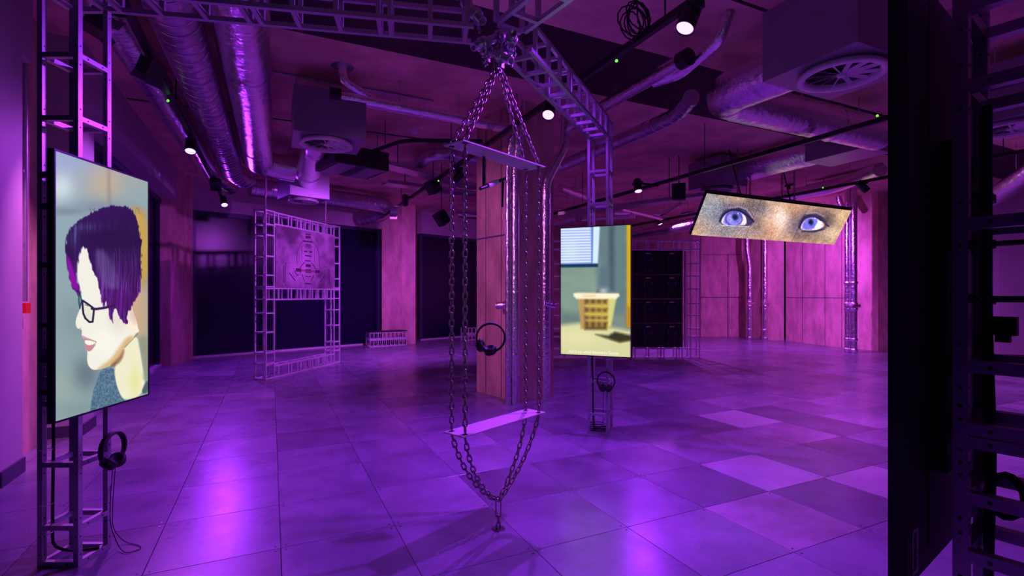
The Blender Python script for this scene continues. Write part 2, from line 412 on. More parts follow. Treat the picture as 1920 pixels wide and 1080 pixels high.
# ------------------------------------------------------------------ swing
e1 = V(.643, .766, 0); ew = V(-.766, .643, 0); SC = V(-.078, 2.858, 0)
swing = thing('chain_swing', (SC.x, SC.y, 0), 'metal plank swing hung in steel chains between the gantry and a floor hole', 'swing')
def plank(z, name):
    b = MB(); L, W, t = .352, .074, .003
    b.obox(SC+V(0, 0, z), e1*L, ew*W, Z*t); b.build(name, M['board'], swing)
plank(.612, 'seat'); plank(2.122, 'top_board')
tag(swing.children[0], 'long narrow metal seat plank'); tag(swing.children[1], 'long narrow metal spreader plank above the seat')
wr, wl, ww = .0043, .0262, .0152
lk = MB(); pts = []
for k in range(14):
    a = 2*math.pi*k/14; sx = math.cos(a)*(ww-wr); sy = math.sin(a)*(ww-wr)
    pts.append(V(sx, 0, sy+(wl-ww if math.sin(a) >= 0 else -(wl-ww))))
lk.tube(pts, wr, 6, closed=True)
LM = bpy.data.meshes.new('link'); LM.from_pydata(lk.v, [], lk.f); LM.polygons.foreach_set('use_smooth', [True]*len(LM.polygons)); LM.materials.append(M['chain']); LM.update()
PITCH = .0365
nlink = 0
def chain(parent, path, pitch=PITCH, sc=1.0, roll0=0, mesh=LM):
    global nlink
    p = resample(path, pitch)
    for k in range(len(p)-1):
        a, b = p[k], p[k+1]; d = (b-a).normalized(); x = (GX*.75+GY*.66); x = (x-d*x.dot(d))
        if x.length < .05: x = GX-d*GX.dot(d)
        x.normalize(); y = d.cross(x)
        ang = math.radians(45 if (k+roll0) % 2 else -45); xx = x*math.cos(ang)+y*math.sin(ang); yy = d.cross(xx)
        m = Matrix(((xx.x*sc, yy.x*sc, d.x*sc, 0), (xx.y*sc, yy.y*sc, d.y*sc, 0), (xx.z*sc, yy.z*sc, d.z*sc, 0), (0, 0, 0, 1))); m.translation = (a+b)/2
        inst(parent, 'link', mesh, m); nlink += 1
apex = SC+V(0, 0, 2.635); low = SC+V(0, 0, .165)
for i in (-1, 1):
    for j in (-1, 1):
        c = SC+e1*i*.315+ew*j*.05
        chain(swing, [c+V(0, 0, 2.112), c+V(0, 0, .622)])
        a = apex+e1*i*.008+ew*j*.008; q = c+V(0, 0, 2.135); mid = (a+q)/2+V(0, 0, -.015)
        chain(swing, [a*(1-t)**2+mid*2*t*(1-t)+q*t*t for t in [k/8 for k in range(9)]])
        a = c+V(0, 0, .598); q = low+e1*i*.008+ew*j*.006; mid = (a+q)/2+e1*i*.075+V(0, 0, -.075 if i < 0 else -.04)
        chain(swing, [a*(1-t)**2+mid*2*t*(1-t)+q*t*t for t in [k/8 for k in range(9)]])
def shackle(c0, c1, hw=.014, r=.004):
    c0, c1 = Vector(c0), Vector(c1); pts = []
    for k in range(24):
        a = 2*math.pi*k/24; pts.append(V((c0.x+c1.x)/2+math.cos(a)*hw, c0.y+.002, (c1.z if math.sin(a) > 0 else c0.z)+math.sin(a)*hw))
    MB().tube(pts, r, 8, closed=True).build('quick_link', M['chain'], swing)
shackle(low+V(0, 0, -.085), low+V(0, 0, .005)); shackle(apex+V(-.012, 0, 0), apex+V(-.012, 0, .10)); shackle(apex+V(.012, 0, .03), apex+V(.012, 0, .06))
chain(swing, [low+V(0, 0, -.09), SC+V(0, 0, .0)], .034); chain(swing, [apex+V(.012, 0, .06), apex+V(0, 0, .2)])
MB().lathe([(.028, .001), (.036, .004), (.040, .001)], SC, Z, 20).build('floor_ring', M['black'], swing)
MB().disc(SC+V(0, 0, .0015), Z, .03, 20, .001).build('floor_hole', M['ink'], swing)
for i in (-1, 1):
    for j in (-1, 1):
        for zz in (.612, 2.122):
            c = SC+e1*i*.315+ew*j*.05; MB().disc(c+V(0, 0, zz+.0034), Z, .016, 14, .0008).disc(c+V(0, 0, zz-.0034), Z, .016, 14, .0008).build('chain_hole', M['ink'], swing)

# ------------------------------------------------------------------ screens
def hom(src, dst):
    A = []; B = []
    for (x, y), (u, v) in zip(src, dst):
        A += [[x, y, 1, 0, 0, 0, -u*x, -u*y], [0, 0, 0, x, y, 1, -v*x, -v*y]]; B += [u, v]
    h = np.linalg.solve(np.array(A, float), np.array(B, float)); return np.append(h, 1).reshape(3, 3)
class Pic:
    def __init__(s, w, h, corners):
        Hm = hom([(0, 0), (1, 0), (1, 1), (0, 1)], corners)
        u, v = np.meshgrid((np.arange(w))/(w-1), (np.arange(h))/(h-1)); q = np.stack([u, v, np.ones_like(u)], -1) @ Hm.T
        s.X, s.Y = q[..., 0]/q[..., 2], q[..., 1]/q[..., 2]; s.w, s.h = w, h; s.u, s.v = u, v
        s.img = np.zeros((h, w, 3)); s.rng = np.random.RandomState(3); s.smooth = False
    def mask(s, poly, soft=1.0, warp=0):
        X, Y = s.X, s.Y
        if warp: X = X+(s.noise(90, 60)-.5)*warp; Y = Y+(s.noise(90, 40)-.5)*warp
        if s.smooth:
            for _ in range(2):
                q = []
                for (x0, y0), (x1, y1) in zip(poly, poly[1:]+poly[:1]): q += [(x0*.75+x1*.25, y0*.75+y1*.25), (x0*.25+x1*.75, y0*.25+y1*.75)]
                poly = q
        n = len(poly); d = np.full(X.shape, 1e9); ins = np.zeros(X.shape, bool)
        for k in range(n):
            x0, y0 = poly[k]; x1, y1 = poly[(k+1) % n]; ex, ey = x1-x0, y1-y0
            t = np.clip(((X-x0)*ex+(Y-y0)*ey)/(ex*ex+ey*ey+1e-9), 0, 1)
            d = np.minimum(d, (X-x0-t*ex)**2+(Y-y0-t*ey)**2)
            c = ((y0 > Y) != (y1 > Y)) & (X < (x1-x0)*(Y-y0)/((y1-y0) if abs(y1-y0) > 1e-9 else 1e-9)+x0); ins ^= c
        d = np.sqrt(d); sd = np.where(ins, -d, d); return np.clip(.5-sd/soft, 0, 1)
    def line(s, pts, wd, soft=.8):
        d = np.full(s.X.shape, 1e9)
        for (x0, y0), (x1, y1) in zip(pts, pts[1:]):
            ex, ey = x1-x0, y1-y0; t = np.clip(((s.X-x0)*ex+(s.Y-y0)*ey)/(ex*ex+ey*ey+1e-9), 0, 1)
            d = np.minimum(d, (s.X-x0-t*ex)**2+(s.Y-y0-t*ey)**2)
        return np.clip(.5-(np.sqrt(d)-wd/2)/soft, 0, 1)
    def blob(s, x, y, rx, ry, p=1.0): return np.exp(-(((s.X-x)/rx)**2+((s.Y-y)/ry)**2)**p)
    def put(s, m, col, a=1.0):
        col = np.array(col, float)/255 if not isinstance(col, np.ndarray) else col
        m = (m*a)[..., None]; s.img = s.img*(1-m)+col*m
    def noise(s, nx, ny):
        g = s.rng.rand(ny+1, nx+1); x = s.u*nx*.9999; y = s.v*ny*.9999; i = x.astype(int); j = y.astype(int); fx = x-i; fy = y-j
        fx = fx*fx*(3-2*fx); fy = fy*fy*(3-2*fy)
        return (g[j, i]*(1-fx)+g[j, i+1]*fx)*(1-fy)+(g[j+1, i]*(1-fx)+g[j+1, i+1]*fx)*fy
    def mesh(s, name, corners, m, parent):   # corners TL, TR, BR, BL in the scene
        TL, TR, BR, BL = corners; org = wmat(parent).translation
        u = s.u[..., None]; v = s.v[..., None]
        P = (np.array(TL)*(1-u)+np.array(TR)*u)*(1-v)+(np.array(BL)*(1-u)+np.array(BR)*u)*v-np.array(org)
        P = P.reshape(-1, 3); w, h = s.w, s.h; i = np.arange((h-1)*w).reshape(h-1, w)[:, :-1].ravel()
        Fc = np.stack([i, i+w, i+w+1, i+1], 1)
        me = bpy.data.meshes.new(name); me.from_pydata(P.tolist(), [], Fc.tolist())
        col = np.clip(s.img, 0, 1); lin = np.where(col <= .04045, col/12.92, ((col+.055)/1.055)**2.4)
        at_ = me.color_attributes.new('picture', 'FLOAT_COLOR', 'POINT')
        at_.data.foreach_set('color', np.concatenate([lin.reshape(-1, 3), np.ones((w*h, 1))], 1).ravel().astype('f'))
        me.materials.append(m); me.update()
        o = bpy.data.objects.new(name, me); return link(o, parent, Matrix.Translation(org))
def screen_mat(name, strength=1.0):
    m = bpy.data.materials.new(name); m.use_nodes = True; nt = m.node_tree; b = nt.nodes['Principled BSDF']
    a = nt.nodes.new('ShaderNodeAttribute'); a.attribute_name = 'picture'
    b.inputs['Base Color'].default_value = (.01, .01, .01, 1); b.inputs['Roughness'].default_value = .35
    nt.links.new(a.outputs['Color'], b.inputs['Emission Color']); b.inputs['Emission Strength'].default_value = strength; return m
SM = screen_mat('screen_glow', 1.05)

def television(p, q, z0, z1, label, pic=None, mount=True, back=False):
    """p -> q: lower edge as seen from the front, left to right"""
    p, q = V(p[0], p[1], 0), V(q[0], q[1], 0); d = (q-p).normalized(); n = V(d.y, -d.x, 0)   # n points to the viewer
    root = thing('television', (p+q)/2+V(0, 0, z0), label, 'screen', 'tall screens on the gantry'); T = .03
    c = (p+q)/2; hw = (q-p).length/2; hz = (z1-z0)/2; zc = (z0+z1)/2
    MB().obox(c-n*T/2+V(0, 0, zc), d*hw, n*(T/2-.002), Z*hz).build('housing', M['tvback'], root)
    f = MB(); bz = .009
    for a, b_ in ((V(0, 0, z0+bz/2), 0), (V(0, 0, z1-bz/2), 0)): f.bar(p+a+n*.0, q+a+n*.0, .008, bz)
    for s in (p+d*bz/2, q-d*bz/2): f.bar(s+V(0, 0, z0), s+V(0, 0, z1), .008, bz, n)
    f.build('bezel', M['bezel'], root)
    cs = [p+d*bz+n*.001+V(0, 0, z1-bz), q-d*bz+n*.001+V(0, 0, z1-bz), q-d*bz+n*.001+V(0, 0, z0+bz), p+d*bz+n*.001+V(0, 0, z0+bz)]
    if pic is not None: pic.mesh('display', cs, SM, root)
    else: MB().obox(c+n*.0+V(0, 0, zc), d*(hw-bz), n*.001, Z*(hz-bz)).build('display', SMdim, root)
    m = MB()
    for s in (-.12, .12): m.bar(c+d*s-n*(T+.012)+V(0, 0, zc-.3), c+d*s-n*(T+.012)+V(0, 0, zc+.3), .03, .022, n)
    for s in (-.2, .2): m.bar(c-d*.16-n*(T+.03)+V(0, 0, zc+s), c+d*.16-n*(T+.03)+V(0, 0, zc+s), .035, .02)
    m.build('wall_mount', M['black'], root)
    MB().obox(c-n*(T+.01)+V(0, 0, zc-.18), d*.17, n*.012, Z*.24).build('electronics_cover', M['tvback'], root)
    return root, d, n
SMdim = bpy.data.materials.new('screen_blue'); SMdim.use_nodes = True
_b = SMdim.node_tree.nodes['Principled BSDF']; _b.inputs['Base Color'].default_value = (.01, .01, .01, 1); _b.inputs['Emission Color'].default_value = (.55, .6, .6, 1); _b.inputs['Emission Strength'].default_value = .8

# --- picture: person in profile
pc = Pic(230, 460, [(107, 282), (278, 340), (279, 738), (106, 792)])
def c1(*a): return [(100+x/4, 270+y/4) for x, y in a]
def c2_(*a): return [(100+x/4, 530+y/4) for x, y in a]
pc.smooth = True; pc.put(np.ones_like(pc.X), (132, 158, 158))
pc.put(pc.blob(118, 350, 26, 28), (188, 208, 196)); pc.put(pc.blob(200, 340, 40, 38), (176, 164, 118), .95); pc.put(pc.blob(262, 330, 22, 30), (150, 160, 140), .7)
pc.put(pc.line([(206, 310), (207, 385)], 5, 8), (130, 112, 84), .6); pc.put(pc.blob(125, 395, 40, 8), (96, 116, 118), .6)
pc.put(pc.blob(190, 385, 50, 12), (110, 130, 132), .7); pc.put(pc.blob(150, 600, 40, 40), (112, 130, 132), .5); pc.put(pc.blob(118, 730, 30, 40), (150, 168, 150), .6)
pc.put(pc.blob(165, 700, 26, 34), (92, 104, 112), .8); pc.put(pc.blob(150, 770, 50, 20), (116, 138, 134), .6)
pc.put(pc.mask(c1((590, 470), (620, 455), (720, 500), (720, 1080), (640, 1080)), 14), (176, 140, 62), .85)
pc.put(pc.mask(c2_((560, 0), (720, 0), (720, 420), (600, 400)), 20), (188, 160, 120), .9)
pc.put(pc.mask([(252, 395), (262, 392), (277, 420), (280, 520), (262, 520)], 10), (196, 158, 40), .6)
# neck and clothing
pc.put(pc.mask(c2_((465, 640), (475, 740), (500, 830), (540, 885), (665, 850), (700, 740), (672, 600), (655, 470), (630, 380), (520, 470)), 3), (226, 224, 190))
pc.put(pc.blob(255, 715, 10, 30), (214, 214, 120), .6); pc.put(pc.mask(c2_((640, 400), (720, 380), (720, 700), (680, 740), (690, 620)), 8), (140, 140, 110), .85)
cl = pc.mask(c2_((375, 640), (340, 720), (305, 830), (285, 960), (285, 1000), (560, 900), (520, 860), (485, 780), (468, 690), (462, 632)), 2.5)
nz = pc.noise(90, 180); pc.put(cl, np.stack([.22+.16*nz, .33+.2*nz, .41+.18*nz], -1)); pc.put(pc.mask(c2_((665, 830), (690, 760), (720, 720), (720, 830)), 3), (70, 92, 96))
# face
face = pc.mask(c2_((300, -300), (250, -290), (212, -240), (194, -140), (192, -40), (205, 0), (226, 100), (214, 185), (184, 255), (176, 300), (186, 335), (206, 347), (226, 348), (222, 385), (226, 405), (250, 425), (246, 450), (250, 490), (268, 515), (262, 560), (268, 615), (296, 650), (335, 655), (420, 628), (500, 575), (540, 490), (620, 390), (650, 330), (600, 200), (560, 0), (400, -200)), 1.6)
pc.put(face, (228, 226, 212)); 
pc.put(pc.mask(c2_((330, 655), (420, 632), (505, 585), (545, 500), (620, 390), (560, 400), (500, 480), (440, 570), (380, 615)), 7)*face, (196, 150, 70), .75)
pc.put(pc.mask(c2_((440, 640), (520, 590), (545, 500), (530, 500), (500, 560), (440, 610)), 5), (120, 74, 44), .75)
pc.put(pc.mask(c2_((555, 265), (600, 290), (655, 345), (640, 375), (600, 355), (570, 320)), 2), (240, 226, 196)); pc.put(pc.line(c2_((545, 480), (640, 378)), 1.6), (140, 90, 40), .7)
pc.put(pc.mask(c2_((560, 0), (640, 20), (650, 330), (560, 260)), 12), (206, 160, 128), .5)
pc.put(pc.blob(200, 640, 26, 26)*face, (240, 238, 226), .6); pc.put(pc.blob(222, 600, 16, 20)*face, (206, 196, 176), .5)
pc.put(pc.line(c2_((206, 346), (216, 336)), 1.6), (150, 90, 80), .7)
# mouth
pc.put(pc.mask(c2_((222, 388), (250, 405), (300, 424), (336, 440), (320, 462), (290, 470), (250, 440), (230, 415)), 1.2), (196, 146, 150))
pc.put(pc.mask(c2_((245, 445), (270, 470), (335, 450), (310, 490), (285, 515), (262, 510), (248, 485)), 1.6), (190, 128, 140))
pc.put(pc.mask(c2_((246, 424), (300, 430), (330, 442), (312, 462), (268, 466), (250, 448)), 1), (238, 240, 220)); pc.put(pc.line(c2_((246, 424), (300, 430), (334, 442)), 1), (110, 60, 60), .8)
for x in (272, 296, 312): pc.put(pc.line(c2_((x, 430), (x+1, 462)), .5), (170, 160, 140), .6)
# hair
hair = pc.mask(c1((104, 800), (108, 720), (122, 655), (170, 590), (258, 535), (330, 490), (420, 460), (520, 455), (600, 480), (628, 540), (655, 660), (668, 760), (668, 900), (660, 1100))+c2_((655, 70), (600, 170), (548, 240), (575, 325), (510, 270), (470, 170), (455, 260), (462, 310), (430, 250), (400, 100), (388, 230), (352, 40))+c1((350, 1060), (330, 990), (290, 900), (262, 780), (235, 752), (212, 800), (192, 900), (188, 1010))+c2_((205, 20), (226, 95), (205, 95), (165, 60), (140, -10))+c1((120, 960)), 1.8, 4.5)
top = np.clip((pc.Y-450)/100, 0, 1)[..., None]
st = pc.noise(70, 14); st2 = pc.noise(120, 8)
base = np.array([12, 10, 38])/255*(1-top)+np.array([66, 18, 92])/255*top
hc = base*(0.55+.75*st[..., None]*.6+.5*st2[..., None])+np.clip(st2-.72, 0, 1)[..., None]*np.array([.5, .5, .75])*(top*.8+.2)
pc.put(hair, np.clip(hc, 0, 1))
pc.put(hair*pc.blob(172, 425, 34, 9)*(st2*.8), (110, 120, 180), .8); pc.put(hair*pc.blob(140, 440, 10, 20)*(st2), (120, 120, 190), .8)
pc.put(hair*pc.blob(205, 440, 44, 20), (6, 5, 22), .8)
pc.put(hair*pc.mask(c1((104, 830), (130, 840), (150, 900), (190, 1020), (215, 1090), (140, 1080)), 5), (140, 8, 160), .85)
pc.put(hair*pc.mask(c1((300, 770), (420, 800), (520, 1080), (380, 1080)), 10), (112, 96, 160), .45)
for k in range(26):
    x = random.uniform(330, 650); pc.put(pc.line(c1((x, random.uniform(760, 820)), (x+random.uniform(0, 25), 930), (x+random.uniform(-20, 20), 1080)), .5, .8)*hair, (150, 110, 180), .35)
for k in range(14):
    x = random.uniform(280, 660); pc.put(pc.line(c1((x, 500-abs(x-500)*-.12), (x+random.uniform(-30, 10), 470+abs(x-500)*.12), (x+random.uniform(-40, 20), 452+abs(x-500)*.14)), .5, .7), (20, 24, 50), .6)
# glasses
blk = (14, 22, 36)
pc.put(pc.mask(c2_((236, 138), (300, 182), (300, 285), (262, 268), (236, 220)), 1), (206, 206, 184), .5); pc.put(pc.line(c2_((250, 160), (270, 170)), 1.4), (50, 40, 40), .8)
pc.put(pc.line(c2_((228, 128), (262, 150), (306, 182), (314, 205), (305, 288), (282, 292), (250, 262), (235, 225), (230, 170), (228, 128)), 3.8, .9), blk)
pc.put(pc.line(c2_((300, 190), (335, 192), (400, 182), (468, 163)), 4.8, .9), (40, 20, 60)); pc.put(pc.line(c2_((204, 80), (202, 130), (210, 190), (222, 130), (216, 95), (204, 80)), 2.4, .8), (20, 70, 84))
tvL, dL, nL = television((-2.046, 2.234), (-2.086, 2.876), .76, 1.99, 'tall screen at the left showing a profile with dark purple hair and glasses', pc)

for zz in (.86, 1.02, 1.19, 1.48, 1.77, 1.92): bar(tvL, 'mount_arm', V(-2.31, 2.452, zz), V(-2.10, 2.40, zz), .022, M['black'])
# --- picture: laundry basket
p2 = Pic(150, 280, [(1052, 428), (1183, 421.5), (1183, 670), (1052, 663)])
def k2(*a): return [(1050+x*.2405, 420+y*.2405) for x, y in a]
nz = p2.noise(10, 20)[..., None]; p2.img = np.array([112, 136, 132])/255*(.85+.25*nz)
p2.put(p2.mask(k2((0, 330), (290, 330), (290, 560), (140, 700), (0, 720)), 12), (128, 152, 136), .8)
p2.put(p2.mask(k2((310, 0), (520, 0), (520, 720), (430, 720), (380, 520), (310, 520)), 10), (96, 118, 122), .9); p2.put(p2.mask(k2((385, 0), (425, 0), (425, 520), (385, 520)), 10), (60, 78, 92), .8)
p2.put(p2.mask(k2((300, 330), (385, 330), (385, 520), (300, 520)), 14), (84, 108, 120), .7)
p2.put(p2.mask(k2((0, 18), (318, 0), (300, 310), (0, 315)), 3), (120, 150, 210))
bl = .5+.5*np.sin((p2.Y-(p2.X-1050)*-.02)*2*np.pi/5.1); win = p2.mask(k2((0, 22), (240, 10), (250, 300), (0, 305)), 4)
p2.put(win, (150, 170, 235)); p2.put(win*bl, (235, 240, 255), .85); p2.put(win*p2.blob(1070, 470, 16, 22), (200, 225, 215), .6)
p2.put(p2.mask(k2((262, 12), (312, 8), (296, 305), (258, 305)), 3), (206, 226, 238)); p2.put(p2.line(k2((256, 10), (250, 300)), 2.2, 2), (60, 110, 180), .7)
p2.put(p2.mask(k2((0, 312), (300, 308), (296, 334), (0, 336)), 3), (20, 50, 84))
p2.put(p2.mask(k2((0, 680), (150, 690), (160, 770), (0, 800)), 16), (96, 112, 108), .8)
p2.put(p2.mask(k2((0, 790), (150, 770), (400, 800), (560, 830), (560, 1060), (0, 1060)), 10), (206, 204, 150)); p2.put(p2.blob(1085, 632, 50, 18), (222, 218, 168), .7)
p2.put(p2.mask(k2((420, 700), (530, 700), (530, 820), (400, 800)), 12), (120, 132, 122), .7)
p2.put(p2.mask(k2((280, 860), (380, 870), (430, 840), (560, 870), (560, 910), (470, 920), (360, 890)), 6), (44, 44, 24), .95); p2.put(p2.mask(k2((400, 900), (540, 905), (470, 925)), 6), (60, 56, 10), .7)
p2.put(p2.mask(k2((145, 575), (440, 575), (400, 800), (370, 825), (170, 815)), 5), (198, 172, 78)); p2.put(p2.mask(k2((145, 575), (200, 575), (200, 815), (165, 815)), 6), (172, 130, 84), .7)
p2.put(p2.mask(k2((385, 580), (440, 580), (400, 790), (375, 800)), 5), (204, 206, 130), .9)
for y, h_ in ((600, 22), (668, 18), (728, 14), (790, 34)):
    p2.put(p2.mask(k2((195, y-h_), (372, y-h_+8), (365, y+h_), (195, y+h_)), 6), (74, 52, 34), .8)
for x in (235, 285, 330): p2.put(p2.mask(k2((x-12, 580), (x+12, 580), (x+10, 800), (x-10, 800)), 6), (196, 164, 70), .6)
p2.put(p2.mask(k2((280, 540), (300, 505), (345, 495), (400, 540)), 6), (70, 80, 90), .9); p2.put(p2.blob(1132, 545, 9, 6), (190, 200, 205), .8)
p2.put(p2.mask(k2((108, 538), (140, 534), (460, 540), (468, 560), (440, 584), (130, 582), (108, 560)), 4), (238, 232, 196)); p2.put(p2.mask(k2((180, 548), (280, 548), (280, 572), (180, 572)), 5), (232, 190, 140), .6)
p2.put(p2.mask(k2((524, 0), (560, 0), (560, 812), (524, 800)), 3), (206, 160, 24)); p2.put(p2.mask(k2((524, 640), (560, 660), (560, 812), (524, 800)), 8), (170, 106, 20), .7)
tvM, dM, nM = television((.463, 4.833), (1.089, 4.565), .756, 1.981, 'tall screen beside the pillar showing a laundry basket and a caption', p2)
fc = bpy.data.curves.new('caption', 'FONT'); fc.body = "And it was named Alexandria's Genesis."; fc.size = .042; fc.align_x = 'CENTER'; fc.align_y = 'CENTER'
fo = bpy.data.objects.new('caption_src', fc); C.objects.link(fo); bpy.context.view_layer.update()
me = bpy.data.meshes.new_from_object(fo.evaluated_get(bpy.context.evaluated_depsgraph_get())); bpy.data.objects.remove(fo)
me.materials.clear(); me.materials.append(M['caption'])
xs = [v_.co.x for v_ in me.vertices]; sx = .475/(max(xs)-min(xs))
pm = V(.463, 4.833, 0).lerp(V(1.089, 4.565, 0), .485)+nM*.004+V(0, 0, .795)
mw = Matrix(((dM.x*sx, 0, nM.x, pm.x), (dM.y*sx, 0, nM.y, pm.y), (0, 1, 0, pm.z), (0, 0, 0, 1)))
inst(tvM, 'caption', me, mw)['label'] = 'white subtitle lettering'

# --- near screen seen from behind
tvR, dR, nR = television((1.302, 1.417), (.760, 1.006), .76, 1.99, 'tall screen in the right foreground seen from its black back')
pb = V(.760, 1.006, 0); db = (V(1.302, 1.417, 0)-pb).normalized(); nb = -nR
sk = pb+db*.045+nb*.0288+V(0, 0, .82)
MB().obox(sk, db*.017, nb*.0006, Z*.045).build('label_sticker', M['paper'], tvR)
st_ = MB()
for k in range(14): st_.obox(sk+nb*.001+db*(-.004+random.uniform(-.002, .002))+V(0, 0, -.036+k*.0055), db*.009, nb*.0004, Z*random.choice((.0012, .002)))
st_.build('sticker_print', M['ink'], tvR)
g_ = MB(); g_.obox(pb+db*.14+nb*.0287+V(0, 0, 1.76), db*.004, nb*.0006, Z*.2); g_.obox(pb+db*.14+nb*.0287+V(0, 0, 1.0), db*.004, nb*.0006, Z*.2); g_.build('vent_slot', M['ink'], tvR)

# --- three-panel screen tilted under the ceiling
pe = Pic(620, 130, [(1326, 362), (1607, 396), (1570, 459), (1291, 438)])
def k6(*a): return [(1270+x*.1875, 340+y*.1875) for x, y in a]
def K(x, y): return (1270+x*.1875, 340+y*.1875)
def bl6(x, y, rx, ry, p=1.0):
    a, b = K(x, y); return pe.blob(a, b, rx*.1875, ry*.1875, p)
pe.smooth = True; n1 = pe.noise(30, 8)[..., None]; pe.img = np.array([176, 140, 116])/255*(.86+.26*n1)
for x, y, rx, ry, c, a in ((330, 260, 170, 200, (120, 128, 146), .8), (300, 180, 120, 90, (150, 140, 130), .6), (560, 330, 210, 150, (58, 62, 92), .85), (600, 160, 160, 50, (176, 142, 116), .8), (470, 500, 120, 50, (96, 80, 92), .7), (260, 440, 90, 60, (160, 130, 112), .8), (180, 490, 60, 40, (196, 160, 120), .8), (760, 250, 60, 110, (88, 72, 74), .8), (860, 260, 60, 80, (70, 62, 80), .7), (800, 440, 70, 80, (110, 86, 86), .7), (1000, 400, 90, 130, (226, 200, 186), .9), (1080, 330, 60, 120, (232, 212, 204), .8), (1180, 260, 120, 60, (190, 140, 110), .8), (950, 470, 60, 90, (190, 130, 100), .7), (1200, 460, 60, 80, (110, 100, 120), .8), (1390, 410, 190, 110, (70, 60, 88), .8), (1560, 380, 90, 90, (84, 70, 72), .7), (1280, 540, 120, 50, (92, 64, 70), .6), (1600, 520, 110, 70, (214, 184, 156), .8), (1700, 350, 80, 120, (200, 168, 126), .8), (700, 500, 120, 40, (150, 120, 120), .6)):
    pe.put(bl6(x, y, rx, ry), c, a)
sp = pe.rng.rand(*pe.X.shape); dens = np.clip(bl6(330, 260, 200, 200)+bl6(500, 500, 260, 70)+.4*bl6(760, 300, 200, 120)+.3*bl6(1380, 520, 200, 50), 0, 1)
pe.put((sp > 1-.30*dens).astype(float), (206, 214, 222), .6); pe.put((sp < .22*dens).astype(float), (52, 58, 80), .5)
# eyes
pe.put(pe.mask(k6((410, 380), (450, 300), (540, 250), (640, 245), (720, 280), (780, 370), (760, 420), (700, 445), (520, 440), (430, 420)), 5), (46, 44, 84), .9)
pe.put(pe.line(k6((520, 262), (620, 248), (700, 275), (770, 370)), 3.2, 2.5), (196, 160, 170), .7)
pe.put(pe.mask(k6((424, 395), (470, 330), (540, 295), (620, 300), (690, 340), (694, 400), (688, 430), (560, 436), (460, 428)), 2), (222, 206, 226))
pe.put(pe.mask(k6((450, 395), (490, 325), (560, 290), (640, 305), (660, 340), (620, 420), (560, 434), (480, 430)), 4), (112, 104, 206)); pe.put(bl6(520, 370, 40, 50), (160, 150, 230), .7)
pe.put(pe.mask(k6((640, 380), (690, 345), (694, 425), (640, 432)), 2), (232, 204, 200)); 
for (ex, ey, rx, ry) in ((565, 368, 88, 72), (1352, 425, 78, 66)):
    a_, b_ = K(ex, ey); rr_ = np.sqrt(((pe.X-a_)/(rx*.1875))**2+((pe.Y-b_)/(ry*.1875))**2); th_ = np.arctan2(pe.Y-b_, pe.X-a_)
    eyem = pe.mask(k6((430, 400), (470, 330), (540, 295), (620, 300), (690, 340), (688, 430), (560, 436), (460, 428)) if ex < 900 else k6((1250, 470), (1290, 395), (1350, 362), (1430, 370), (1500, 430), (1480, 470), (1400, 490), (1290, 488)), 2)
    pe.put(np.exp(-((rr_-.95)/.12)**2)*eyem, (60, 54, 140), .8); pe.put(np.clip(1-rr_, 0, 1)*(.5+.5*np.sin(th_*17))*eyem, (190, 180, 240), .6)
    pe.put(np.exp(-((rr_-.5)/.16)**2)*eyem*(.5+.5*np.sin(th_*9+1)), (80, 76, 190), .5)
pe.put(pe.line(k6((415, 392), (460, 322), (540, 282), (630, 286), (700, 330), (770, 400)), 2.6, 2.2), (26, 24, 48), .9)
pe.put(pe.line(k6((1238, 462), (1285, 385), (1350, 350), (1435, 358), (1515, 425), (1550, 450)), 2.4, 2.2), (24, 20, 40), .9)
pe.put(pe.line(k6((1270, 500), (1390, 506), (1500, 478)), 2.0, 2.5), (30, 26, 50), .8)
pe.put(bl6(578, 352, 34, 34, 2), (16, 30, 54)); pe.put(bl6(612, 318, 8, 8, 2), (220, 220, 255), .8)
pe.put(pe.line(k6((430, 432), (560, 440), (720, 448)), 1.6, 1.6), (226, 220, 226), .7)
pe.put(pe.mask(k6((1225, 450), (1270, 360), (1340, 320), (1430, 322), (1510, 370), (1540, 440), (1500, 490), (1380, 500), (1270, 490)), 5), (44, 40, 76), .9)
pe.put(pe.line(k6((1320, 325), (1420, 315), (1500, 350)), 1.6, 2), (196, 160, 164), .7)
pe.put(pe.mask(k6((1248, 470), (1290, 395), (1350, 362), (1430, 370), (1505, 430), (1480, 470), (1400, 490), (1290, 488)), 2), (230, 206, 214))
pe.put(pe.mask(k6((1262, 460), (1300, 390), (1360, 362), (1430, 372), (1440, 420), (1390, 480), (1300, 486)), 4), (110, 102, 206)); pe.put(pe.mask(k6((1390, 480), (1440, 405), (1480, 400), (1505, 432), (1480, 470)), 3), (236, 222, 226)); pe.put(bl6(1495, 440, 16, 24), (230, 160, 140), .8)
pe.put(bl6(1366, 410, 27, 30, 2), (16, 26, 50)); pe.put(bl6(1410, 372, 8, 7, 2), (225, 225, 255), .8)
for k in range(10):
    t = k/9; x = 1400+130*t; y = 318+80*t; pe.put(pe.line(k6((x, y), (x+40+30*t, y-45-5*t), (x+60+40*t, y-66+20*t)), .25, .9), (40, 30, 36), .75)
for k in range(14):
    t = k/13; x = 470+250*t; y = 300-50*math.sin(t*3); pe.put(pe.line(k6((x, y), (x-16+30*t, y-46)), .6, .9), (40, 40, 66), .7)
gr = pe.noise(260, 56)[..., None]; g2_ = pe.noise(90, 24)[..., None]; pe.img = np.clip((pe.img*(.80+.26*gr+.18*g2_)-.5)*1.12+.54, 0, 1)
EO = V(3.08, 7.92, 2.935); ET = GX*3.765; ES = GY*.33+V(0, 0, -.62); EN = ET.cross(ES).normalized()
if EN.y > 0: EN = -EN
